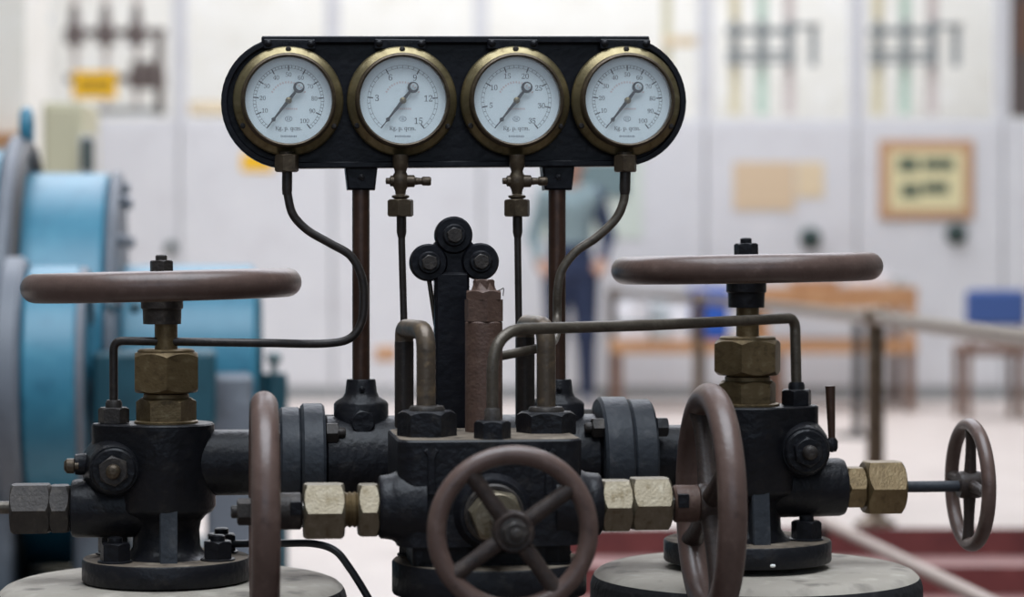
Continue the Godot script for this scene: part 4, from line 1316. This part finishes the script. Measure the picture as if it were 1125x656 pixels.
func generator() -> void:
	var d := 6.6
	var z := NEAR - d
	var k := d / FPX
	var ay := at(0, 405, d).y
	var x := func(px: float) -> float: return at(px, HORIZON, d).x
	var root := placed("generator", "teal painted generator with stepped round housings and grey end rings", "generator", Vector3(x.call(60), 0, z))
	var segs := [["housing", -330, 14, 240, "teal_paint"], ["end_ring", 14, 30, 256, "teal_grey"], ["housing", 30, 122, 215, "teal_paint"], ["end_ring", 122, 134, 218, "teal_grey"], ["bearing_housing", 134, 280, 114, "teal_paint"], ["bearing_cap", 280, 286, 96, "teal_dark"]]
	for e in segs:
		var s := Shape.new()
		var a: float = x.call(e[1]); var b: float = x.call(e[2])
		var r: float = e[3] * k
		s.rod(Vector3(a, ay, z), Vector3(b, ay, z), r, 72, 0.012)
		var o := part(root, e[0], s, e[4])
		if e[0] == "end_ring":
			for i in 16:
				var an := TAU * i / 16
				var q := Vector3(b, ay + sin(an) * (r - 0.05), z + cos(an) * (r - 0.05))
				var n := Shape.new()
				n.hexa(q, Vector3.RIGHT, 0.02, 0.014, 0.0)
				part(root, "bolt", n, "teal_grey", o)
	# dark seam ring against the big end ring
	var dk := Shape.new()
	dk.torus(Vector3(x.call(32), ay, z), Vector3.RIGHT, 243 * k, 0.02, 72, 10)
	part(root, "seam_ring", dk, "dark_metal")
	# front cover nearer to the machine, its hand hole and feet
	var fc := Shape.new()
	var f0 := at(25, HORIZON, 5.75).x - 0.1; var f1 := at(87, HORIZON, 5.75).x - 0.1
	fc.rod(Vector3(f0, ay, NEAR - 5.75 - 0.1), Vector3(f1, ay, NEAR - 5.75 - 0.1), 128 * 5.85 / FPX, 64, 0.012)
	part(root, "exciter_cover", fc, "teal_paint")
	var fr := Shape.new()
	fr.torus(Vector3(f1, ay, NEAR - 5.85), Vector3.RIGHT, 121 * 5.85 / FPX, 0.014, 64, 8)
	part(root, "exciter_edge", fr, "teal_grey")
	var er := Shape.new()
	er.rod(Vector3(f0 - 0.06, ay, NEAR - 5.85), Vector3(f0, ay, NEAR - 5.85), 138 * 5.85 / FPX, 64, 0.012)
	part(root, "exciter_ring", er, "teal_grey")
	part(root, "terminal_box", rect(62, 388, 198, 470, 5.9, 0.35, 0.01), "teal_dark")
	part(root, "bed_frame", block(Vector3(x.call(-330), 0, z - 0.75), Vector3(x.call(268), 0.1, z + 0.75), 0.01), "teal_dark")
	for q in [10.0, 116.0, 250.0]:
		part(root, "foot", block(Vector3(x.call(q) - 0.06, 0.1, z - 0.6), Vector3(x.call(q) + 0.06, ay, z + 0.55), 0.01), "teal_grey")
	var eye := Shape.new()
	eye.torus(at(30, 142, d), Vector3.RIGHT, 0.045, 0.018, 24, 10)
	part(root, "lifting_eye", eye, "teal_paint")
	for q in [[94, 338], [121, 338]]:
		var b := Shape.new()
		b.lathe(at(q[0], q[1], 6.1), Vector3.BACK, [Vector2(0.016, 0), Vector2(0.016, 0.02), Vector2(0, 0.03)], 14)
		part(root, "oil_plug", b, "teal_dark")
	root.rotation.y = turn                   # its shaft lies parallel to the machine's pipes
	# small oil pump beside it
	var pp := on_floor(301, 6.9)
	var po := placed("oil_pump", "small dark teal oil pump with a round knob past the generator end", "pump", pp)
	var top := at(301, 410, 6.9).y
	var s2 := Shape.new()
	s2.lathe(pp, Vector3.UP, [Vector2(0.06, 0), Vector2(0.06, 0.04), Vector2(0.04, 0.06), Vector2(0.04, top - 0.02), Vector2(0.036, top), Vector2(0, top)], 28)
	part(po, "barrel", s2, "teal_dark")
	var s3 := Shape.new()
	s3.lathe(Vector3(pp.x, top, pp.z), Vector3.UP, [Vector2(0.01, 0), Vector2(0.01, 0.025), Vector2(0.022, 0.035), Vector2(0.022, 0.055), Vector2(0, 0.065)], 20)
	part(po, "knob", s3, "board_dark")
	# cream cabinet and small green box behind the generator
	var cb := placed("control_cabinet", "cream control cabinet standing behind the teal generator", "cabinet", on_floor(70, 10.0))
	part(cb, "body", rect(46, 112, 92, 537, 10.0, 0.4, 0.01), "cream_box")
	part(cb, "door", rect(50, 118, 88, 300, 9.99, 0.02, 0.005), "cream_box")
	var gb := placed("switch_box", "small dark green switch box beside the cream cabinet", "box", at(94, 186, 9.8))
	part(gb, "housing", rect(89, 152, 98, 188, 9.85, 0.12, 0.005), "dark_green")
	part(gb, "back_plate", rect(87, 148, 102, 192, 9.96, 0.1), "cubicle_white")
	# pillar with a brown ledge, pale conduit
	struct("pillar", rect(-120, -300, 29, 520, 11.5, 0.6), "wall_cream")
	var lg := placed("window_ledge", "brown wooden ledge on the cream pillar behind the generator", "ledge", at(10, 160, 11.4))
	part(lg, "board", rect(-120, 146, 26, 160, 11.4, 0.095), "wood")
	var cd := placed("conduit", "white vertical conduit beside the cream pillar", "pipe", on_floor(44, 12.5))
	var c0 := at(44, 380, 12.5); var c1 := at(44, -60, 12.5)
	var s4 := Shape.new()
	s4.rod(Vector3(c0.x, 0, c0.z), Vector3(c0.x, c1.y, c0.z), 0.05, 20)
	part(cd, "pipe", s4, "white_paper")
	for yy in [130.0, 20.0]:
		var q := at(44, yy, 12.5)
		var s5 := Shape.new()
		s5.rod(q - Vector3(0, 0.02, 0), q + Vector3(0, 0.02, 0), 0.06, 20)
		part(cd, "clamp", s5, "grey_paper")


# ------------------------------------------------------------------ the person far behind
func body_mesh(bones: Array, cell: float, blend: float) -> Shape:
	var lo_ := Vector3.INF; var hi := -Vector3.INF
	for b in bones:
		for q in [[b[0], b[2]], [b[1], b[3]]]:
			lo_ = lo_.min(q[0] - Vector3.ONE * (q[1] + 0.05)); hi = hi.max(q[0] + Vector3.ONE * (q[1] + 0.05))
	var nn := Vector3i(((hi - lo_) / cell).ceil()) + Vector3i.ONE
	var field := PackedFloat32Array(); field.resize(nn.x * nn.y * nn.z)
	var owner_ := PackedInt32Array(); owner_.resize(field.size())
	for k in nn.z:
		for j in nn.y:
			for i in nn.x:
				var p := lo_ + Vector3(i, j, k) * cell
				var best := 1e9; var acc := 0.0; var who := 0
				for n in bones.size():
					var b = bones[n]
					var ab: Vector3 = b[1] - b[0]
					var t := clampf((p - b[0]).dot(ab) / maxf(ab.length_squared(), 1e-9), 0.0, 1.0)
					var dd: float = p.distance_to(b[0] + ab * t) - lerpf(b[2], b[3], t)
					if dd < best:
						best = dd; who = n
					if dd < 0.15:
						acc += exp(-dd / blend)
				var id := i + nn.x * (j + nn.y * k)
				field[id] = -blend * log(acc) if acc > 0.0 else best
				owner_[id] = who
	var vert := {}
	var s := Shape.new()
	for k in nn.z - 1:
		for j in nn.y - 1:
			for i in nn.x - 1:
				var sum := Vector3.ZERO; var cnt := 0
				for e in [[0,0,0,1,0,0],[0,1,0,1,1,0],[0,0,1,1,0,1],[0,1,1,1,1,1],[0,0,0,0,1,0],[1,0,0,1,1,0],[0,0,1,0,1,1],[1,0,1,1,1,1],[0,0,0,0,0,1],[1,0,0,1,0,1],[0,1,0,0,1,1],[1,1,0,1,1,1]]:
					var f0 := field[i + e[0] + nn.x * (j + e[1] + nn.y * (k + e[2]))]
					var f1 := field[i + e[3] + nn.x * (j + e[4] + nn.y * (k + e[5]))]
					if (f0 < 0.0) != (f1 < 0.0):
						sum += Vector3(e[0], e[1], e[2]).lerp(Vector3(e[3], e[4], e[5]), f0 / (f0 - f1)); cnt += 1
				if cnt:
					var id := i + nn.x * (j + nn.y * k)
					var g := Vector3(field[id + 1] - field[id], field[id + nn.x] - field[id], field[id + nn.x * nn.y] - field[id])
					vert[id] = [lo_ + (Vector3(i, j, k) + sum / cnt) * cell, g.normalized(), bones[owner_[id]][4]]
	var step := [1, nn.x, nn.x * nn.y]
	for id in vert:
		for ax in 3:
			var f0 := field[id]
			var f1 := field[id + step[ax]]
			if (f0 < 0.0) == (f1 < 0.0):
				continue
			var u: int = step[(ax + 1) % 3]; var w: int = step[(ax + 2) % 3]
			if not (vert.has(id - u) and vert.has(id - w) and vert.has(id - u - w)):
				continue
			var q := [vert[id], vert[id - u], vert[id - u - w], vert[id - w]]
			for tr in [[0, 1, 2], [0, 2, 3]]:
				var before := s.v.size()
				s.tri(q[tr[0]][0], q[tr[1]][0], q[tr[2]][0], q[tr[0]][1], q[tr[1]][1], q[tr[2]][1])
				if s.v.size() > before:
					for m in 3:
						s.col.append(q[tr[0]][2])
	return s

func person() -> void:
	var f := on_floor(627, 15.6)
	var skin := Color(0.42, 0.25, 0.18); var shirt := Color(0.2, 0.27, 0.28); var navy := Color(0.022, 0.032, 0.075); var shoe := Color(0.3, 0.3, 0.32); var hair := Color(0.03, 0.025, 0.02)
	var b := []
	var v := func(x: float, y: float, z: float) -> Vector3: return f + Vector3(x, y, z)
	for s in [-1.0, 1.0]:
		b.append([v.call(s * 0.09, 0.9, 0), v.call(s * 0.1, 0.5, 0.02), 0.1, 0.072, navy])
		b.append([v.call(s * 0.1, 0.5, 0.02), v.call(s * 0.11, 0.1, -0.02), 0.068, 0.05, navy])
		b.append([v.call(s * 0.11, 0.045, -0.04), v.call(s * 0.13, 0.035, 0.14), 0.045, 0.035, shoe])
		b.append([v.call(s * 0.17, 1.4, 0), v.call(s * 0.25, 1.13, -0.02), 0.058, 0.046, shirt if s < 0 else navy])
		b.append([v.call(s * 0.25, 1.13, -0.02), v.call(s * 0.2, 0.96, 0.16), 0.042, 0.036, shirt if s < 0 else navy])
		b.append([v.call(s * 0.2, 0.96, 0.16), v.call(s * 0.18, 0.92, 0.22), 0.036, 0.026, skin])
		for k in 5:
			var o := -0.026 + 0.013 * k
			if k == 0:
				b.append([v.call(s * 0.18 - s * 0.02, 0.94, 0.18), v.call(s * 0.18 - s * 0.05, 0.93, 0.23), 0.012, 0.009, skin])
			else:
				b.append([v.call(s * 0.18 + o, 0.92, 0.22), v.call(s * 0.18 + o * 1.1, 0.885, 0.275 - absf(o) * 0.4), 0.011, 0.009, skin])
	b.append([v.call(0, 0.93, 0), v.call(0, 1.08, 0), 0.14, 0.13, navy])
	b.append([v.call(0, 1.08, 0), v.call(0, 1.3, 0), 0.13, 0.15, shirt])
	b.append([v.call(-0.12, 1.38, 0), v.call(0.12, 1.38, 0), 0.085, 0.085, shirt])
	b.append([v.call(0, 1.42, 0), v.call(0, 1.52, 0.01), 0.056, 0.052, skin])
	b.append([v.call(0, 1.57, 0.03), v.call(0, 1.65, 0.01), 0.07, 0.085, skin])
	b.append([v.call(0, 1.6, 0.1), v.call(0, 1.575, 0.115), 0.012, 0.015, skin])
	b.append([v.call(0, 1.69, -0.012), v.call(0, 1.66, -0.03), 0.082, 0.085, hair])
	for s in [-1.0, 1.0]:
		b.append([v.call(s * 0.085, 1.62, 0), v.call(s * 0.09, 1.59, 0), 0.016, 0.012, skin])
		b.append([v.call(s * 0.032, 1.625, 0.082), v.call(s * 0.034, 1.625, 0.083), 0.012, 0.012, hair])
	b.append([v.call(-0.022, 1.545, 0.088), v.call(0.022, 1.545, 0.088), 0.009, 0.009, Color(0.35, 0.14, 0.12)])
	var root := placed("person", "person in grey green shirt and navy trousers standing behind the columns", "person", f)
	part(root, "body", body_mesh(b, 0.02, 0.014), "person_cloth")


# ------------------------------------------------------------------ scene
func _ready() -> void:
	# camera
	var cam := Camera3D.new()
	cam.name = "camera"
	add_child(cam)
	cam.position = cam_at
	cam.rotation.x = pitch
	cam.near = 0.05; cam.far = 100.0
	var lens := CameraAttributesPhysical.new()
	lens.frustum_focal_length = 24.0 * FPX / 656.0
	lens.exposure_aperture = 3.1
	lens.frustum_focus_distance = 3.36
	cam.attributes = lens
	cam.fov = rad_to_deg(2.0 * atan(328.0 / FPX))
	cam.current = true
	# sky and exposure
	var sky := ProceduralSkyMaterial.new()
	sky.sky_top_color = Color(0.72, 0.82, 0.95); sky.sky_horizon_color = Color(0.9, 0.93, 0.97)
	sky.ground_bottom_color = Color(0.5, 0.48, 0.45); sky.ground_horizon_color = Color(0.8, 0.8, 0.8)
	var env := Environment.new()
	env.background_mode = Environment.BG_SKY
	env.sky = Sky.new(); env.sky.sky_material = sky
	env.background_energy_multiplier = 1.0
	env.tonemap_mode = Environment.TONE_MAPPER_LINEAR
	env.tonemap_exposure = 0.94
	env.sdfgi_enabled = true; env.ssao_enabled = true; env.ssil_enabled = true
	var we := WorldEnvironment.new()
	we.name = "world"; we.environment = env
	add_child(we)
	# daylight in the roof lights and the window behind the camera
	for k in [[Vector3(0, 6.98, 1.5), Vector2(6.4, 6.0), Vector3(-PI / 2, 0, 0), 6.6, Color(0.94, 0.97, 1.0)],
			[Vector3(0, 6.98, -10.1), Vector2(8.4, 10.0), Vector3(-PI / 2, 0, 0), 3.5, Color(0.98, 0.98, 1.0)],
			[Vector3(0, 3.6, 8.98), Vector2(9.0, 4.0), Vector3(0, 0, 0), 0.5, Color(0.84, 0.93, 1.0)]]:
		var l := AreaLight3D.new()
		l.name = numbered("daylight")
		l.area_size = k[1]
		l.area_normalize_energy = true
		l.light_energy = k[3] * k[1].x * k[1].y / PI
		l.light_color = k[4]
		l.shadow_enabled = true
		l.area_range = 40.0
		add_child(l)
		l.position = k[0]; l.rotation = k[2]

	rig = Transform3D(Basis(Vector3.UP, turn), at(535, HORIZON, NEAR))
	rig_inv = rig.affine_inverse()
	make_materials()
	hall()
	cubicles()
	wall_items()
	furniture()
	railing()
	generator()
	person()

	# the machine
	drum(190, 638, 191, "dusty grey drum under the valve beside the teal generator")
	drum(830, 622, 182, "dusty grey drum under the valve beside the steel railing")
	var vl := {"side": -1.0, "label": "black valve with brass gland and grey side union beside the teal generator", "x": 183.0, "flange_y": 612.0, "flange_h": 24.0, "top_y": 465.0, "ear_x": 125.0,
		"boss_x": 78.0, "boss_y": 558.5, "nut_x": 125.0, "nut_y": 517.0, "nut_m": "worn_iron", "stud_m": "bronze", "rib_x": 185.5,
		"bolts": [[-54.0, 40.0, 0.25], [56.0, 34.0, 0.05], [-60.0, -36.0, 0.3], [60.0, -36.0, 0.1]],
		"low_hex": [463.0, 437.0, 28.5, PI / 6], "gland": [431.0, 387.0, 34.2, 0.04], "wheel_y": 313.0,
		"hexes": [[55, 77, 25.5, "worn_iron", "union_body"], [12, 56, 26.5, "worn_iron", "union_nut"]], "spindle": [-60.0, 14.0, 7.0]}
	valve(vl)
	var vr := {"side": 1.0, "label": "black valve with brass gland and brass side union beside the steel railing", "x": 821.0, "flange_y": 592.0, "flange_h": 23.0, "top_y": 446.0, "ear_x": 875.0,
		"boss_x": 927.0, "boss_y": 535.0, "nut_x": 886.0, "nut_y": 496.0, "nut_m": "black_iron", "stud_m": "worn_iron", "rib_x": 832.0,
		"bolts": [[62.0, 18.0, 0.1], [-60.0, 30.0, 0.3], [30.0, -58.0, 0.2], [-40.0, -55.0, 0.3]],
		"low_hex": [444.0, 418.0, 28.5, PI / 6 + 0.1], "gland": [412.0, 373.0, 33.5, PI / 6 + 0.14], "wheel_y": 295.0,
		"hexes": [[927, 948, 21.5, "dark_brass", "union_body"], [948, 990, 28, "dark_brass", "union_nut"]], "spindle": [988.0, 1062.0, 6.2]}
	valve(vr)
	small_levers()
	manifold()
	centre_block()
	bend(468, 444, 353, 469, 480, 451, 45.0, "dusty inverted bend pipe on hex nut beside the gauge cock tube, nearer the generator")
	bend(600, 577, 348, 600, 477, 452, 5.0, "dusty inverted bend pipe on hex nut behind the long curved feed tube")
	relief_cylinder()
	linkage()

	# handwheels
	var wl := lo(178, 313.5, CV); var ul := sz(1.0, wl)
	flat_wheel(wl, ul, 137.0, 16.0, Vector3(0.024, 1, 0), [157, 203, 327, 356], "brown horizontal handwheel on the valve beside the teal generator", vl)
	var wr := lo(820, 294.8, CV); var ur := sz(1.0, wr)
	flat_wheel(wr, ur, 133.5, 15.3, Vector3(0.018, 1, 0), [797, 841, 309, 338], "brown horizontal handwheel on the valve beside the steel railing", vr)
	side_wheel("brown upright handwheel on the block's side spindle facing the generator", 290, 562, 305, 332, true, -1.0)
	side_wheel("brown upright handwheel on the block's side spindle facing the steel railing", 780, 553, 768, 739, false, 1.0)
	var wf := lo(563.5, 584, 290); var uf := sz(1.0, wf)
	handwheel("handwheel", "brown four spoked handwheel facing forward on the valve block front", wf, Vector3.BACK, 84.5 * uf, 10.6 * uf, 23 * uf, 24 * uf, 4, deg_to_rad(36), 1.0, 12 * uf, 9.2 * uf)
	var ws := lo(1065.5, 532.5, CV); var us := sz(1.0, ws)
	handwheel("handwheel", "small brown handwheel on the thin spindle beside the red steps", ws, Vector3.RIGHT, 65.5 * us, 7.8 * us, 15 * us, 26 * us, 4, PI / 4 * 0 + 0.08, 1.0, 8 * us, 6.0 * us)

	# panel, gauges and tubes
	panel()
	column(396.5, "brown pipe column under the gauge panel, nearer the teal generator")
	column(612, "brown pipe column under the gauge panel, nearer the steel railing")
	gauge(316.7, 111.3, 100, 10, 5, 4.6, "brass gauge scaled to 100 above the S bent tube nearer the generator")
	gauge(441.5, 111.3, 15, 3, 6, 6.6, "brass gauge with five widely spaced large numerals ending at fifteen")
	gauge(565.8, 111.3, 35, 5, 5, 5.6, "brass gauge with seven numerals ending at thirty-five")
	gauge(687.0, 111.3, 100, 10, 5, 4.6, "brass gauge scaled to 100 on the panel end nearer the framed chart")
	gauge_cock(440, "bronze gauge cock standing clear of both columns")
	gauge_cock(568, "bronze gauge cock whose handle reaches the column bracket")
	tubes(vl, vr)
	speck()


func flat_wheel(p: Vector3, u: float, big: float, r: float, axis: Vector3, hub: Array, label: String, d: Dictionary) -> void:
	axis = Vector3(-axis.x, axis.y, axis.z)
	var root := handwheel("handwheel", label, p, axis, big * u, r * u, 21 * u, 26 * u, 4, 0.5, 1.0, 11.5 * u, 10 * u, "black_iron" if d.side > 0 else "worn_iron")
	var y0 := lo(d.x, hub[2], CV).y; var y1 := lo(d.x, hub[3], CV).y
	var s := Shape.new()
	var hr: float = (hub[1] - hub[0]) / 2.0 * u
	s.lathe(Vector3(p.x, y1, p.z), Vector3.UP, [Vector2(0, 0), Vector2(hr * 0.9, 0), Vector2(hr * 0.92, (y0 - y1) * 0.55), Vector2(hr, (y0 - y1) * 0.6), Vector2(hr, y0 - y1 + 8 * u), Vector2(0, y0 - y1 + 8 * u)], 36)
	part(root, "hub_collar", s, "worn_iron" if d.side < 0 else "black_iron")


func small_levers() -> void:
	var p := lo(914, 489, CV + 20)
	var u := sz(1.0, p)
	var root := rigged("drain_cock", "small drain cock with upright tapered lever on the valve beside the railing", "valve", p)
	var s := Shape.new()
	s.lathe(lo(893, 489, CV + 20), Vector3.RIGHT, [Vector2(12 * u, 0), Vector2(10 * u, 10 * u), Vector2(7 * u, 14 * u), Vector2(7 * u, 20 * u)], 20)
	part(root, "neck", s, "black_iron")
	var b := Shape.new()
	b.lathe(p - Vector3(0, 8 * u, 0), Vector3.UP, [Vector2(0, 0), Vector2(5 * u, 1 * u), Vector2(6.5 * u, 5 * u), Vector2(6.5 * u, 12 * u), Vector2(4 * u, 16 * u), Vector2(0, 16 * u)], 20)
	part(root, "knuckle", b, "black_iron")
	var l := Shape.new()
	var top := lo(912, 424, CV + 20)
	l.tube([p, p.lerp(top, 0.5), top], 3.6 * u, 5.6 * u, 18)
	part(root, "lever", l, "column_brown")
	var q := lo(78, 512, CV + 20)
	var r2 := rigged("bleed_screw", "small rusty bleed screw on the valve beside the teal generator", "screw", q)
	var n := Shape.new()
	n.lathe(lo(104, 510, CV + 10), Vector3.LEFT, [Vector2(16 * u, 0), Vector2(12 * u, 8 * u), Vector2(11 * u, 20 * u), Vector2(9 * u, 21 * u), Vector2(0, 21 * u)], 24)
	part(r2, "lug", n, "black_iron")
	var k := Shape.new()
	k.lathe(q + Vector3(8 * u, 0, 0), Vector3.LEFT, [Vector2(4 * u, 0), Vector2(4 * u, 4 * u), Vector2(8 * u, 5 * u), Vector2(8 * u, 12 * u), Vector2(5 * u, 15 * u), Vector2(0, 15.5 * u)], 20)
	part(r2, "screw_head", k, "bronze")


func tubes(vl: Dictionary, vr: Dictionary) -> void:
	var c := -160.0
	var u := sz(1.0, lo(400, 300, c))
	# brass connection blocks below the outer gauges
	for e in [[315.0, 13.6, "brass hex connector below the gauge at the generator end of the panel"], [687.0, 13.0, "brass hex connector below the gauge at the chart end of the panel"]]:
		var p0 := lo(e[0], 189, c)
		var root := rigged("tube_connector", e[2], "fitting", p0)
		var s := Shape.new()
		s.hexa(p0, Vector3.UP, 19 * u, 11.6 * u, PI / 6 + 0.2, true, true)
		part(root, "union_nut", s, "bronze")
		var s2 := Shape.new()
		s2.rod(p0 + Vector3(0, 15 * u, -4 * u), p0 + Vector3(0, 23 * u, -4 * u), 8 * u, 20)
		part(root, "stem", s2, "bronze")
	var e0: Vector3 = vl.ear_top
	var pts := spline([lo(315.5, 188, c), lo(315.5, 202, c), lo(316.5, 216, c), lo(322, 236, c), lo(338, 253, c), lo(362, 267, c), lo(385, 281, c), lo(397, 303, c), lo(400, 328, c), lo(397, 354, c), lo(384, 372, c), lo(355, 377.5, c - 5), lo(300, 377, c - 14)], 7)
	var e1 := lo(126, 374.5, CV)
	pts.append_array(fillet([lo(296, 377, c - 15), Vector3(e0.x, e1.y, e0.z), e0 - Vector3(0, 6 * u, 0)], 11 * u, 8))
	tube_thing("gauge_tube", "S bent grey tube from gauge to the valve near the generator", pts, 4.7 * u, "tube_dark", 26 * u, 5.6 * u)
	var r := spline([lo(687, 188, c), lo(686.5, 204, c), lo(685, 222, c), lo(676, 241, c), lo(655, 261, c), lo(632, 277, c), lo(617, 298, c), lo(612.5, 322, c), lo(612, 350, c), lo(610, 370, c + 40), lo(602, 380, -60), lo(588, 383.5, -46), lo(548, 391.5, -20)], 7)
	tube_thing("gauge_tube", "grey tube curving from gauge past the column to the rusty cylinder", r, 5.0 * u, "tube_grey", 26 * u, 6.2 * u)
	for e in [[441.0, 444.0, "straight dark tube dropping behind the bend pipe nearer the generator"], [568.5, 570.0, "straight dark tube dropping between the rusty cylinder and a column"]]:
		tube_thing("gauge_tube", e[2], [lo(e[0], 234, c), lo(e[0] + 0.2, 262, c), lo(e[1], 360, c), lo(e[1], 470, c)], 3.9 * u, "tube_dark", 27 * u, 5.4 * u)
	# the long feed tube from the block's middle union to the far valve
	var m := lo(541, 462, 92)
	var um := sz(1.0, m)
	var un := rigged("tube_union", "small hexagonal union at the foot of the long curved feed tube", "fitting", lo(541, 486, 92))
	var s := Shape.new()
	var m0 := lo(541, 485, 92)
	s.hexa(m0 + Vector3(0, 0, 0), Vector3.UP, m.y - m0.y, 17.6 * um, PI / 6 - 0.1, true, false)
	part(un, "nut", s, "black_iron")
	var s2 := Shape.new()
	s2.lathe(m - Vector3(0, 1 * um, 0), Vector3.UP, [Vector2(10 * um, 0), Vector2(9 * um, 3 * um), Vector2(8.6 * um, 13 * um), Vector2(7 * um, 15 * um)], 28)
	part(un, "collar", s2, "worn_iron")
	var q0: Vector3 = vr.ear_top
	var yt := lo(620, 361.5, 66).y
	var turn_at := Vector3(m.x, yt, m.z)
	var far := Vector3(q0.x - 2 * u, lo(870, 349.5, CV).y, q0.z)
	var leg := fillet([m, turn_at, far.lerp(turn_at, 0.5) + Vector3(0, -1.5 * u, 0)], 54 * um, 14)
	leg.append_array(fillet([far.lerp(turn_at, 0.4) + Vector3(0, -1.2 * u, 0), far, q0 - Vector3(0, 6 * u, 0)], 13 * u, 8))
	tube_thing("feed_tube", "long curved grey feed tube from block union to valve near the railing", leg, 6.6 * um, "tube_grey")
	# thin rod behind the branch pipes, black hose under the block
	var y := lo(240, 477, CV - 60)
	var rr := rigged("pull_rod", "thin grey rod running behind the branch pipes", "rod", Vector3(y.x, y.y - 0.005, y.z))
	var s3 := Shape.new()
	s3.rod(y, Vector3(lo(760, 466, CV - 60).x, y.y, y.z), 3.6 * u, 14)
	part(rr, "rod", s3, "tube_grey")
	tube_thing("black_hose", "thin black hose curving down between drum and valve block", spline([lo(230, 598, -230), lo(310, 597, -200), lo(345, 597.5, -180), lo(368, 605, -170), lo(384, 624, -165), lo(404, 656, -160), lo(440, 720, -150)], 8), 4.2 * u, "black_rubber")


func speck() -> void:
	var p := lo(849, 623.5, CV + 125)
	var root := rigged("paper_scrap", "tiny white scrap lying on the drum beside the railing", "scrap", p)
	var s := Shape.new()
	s.box(p + Vector3(0, 0.0022, 0), Vector3(0.008, 0.0044, 0.006), 0.0015, Basis(Vector3.UP, 0.6))
	part(root, "scrap", s, "white_speck")
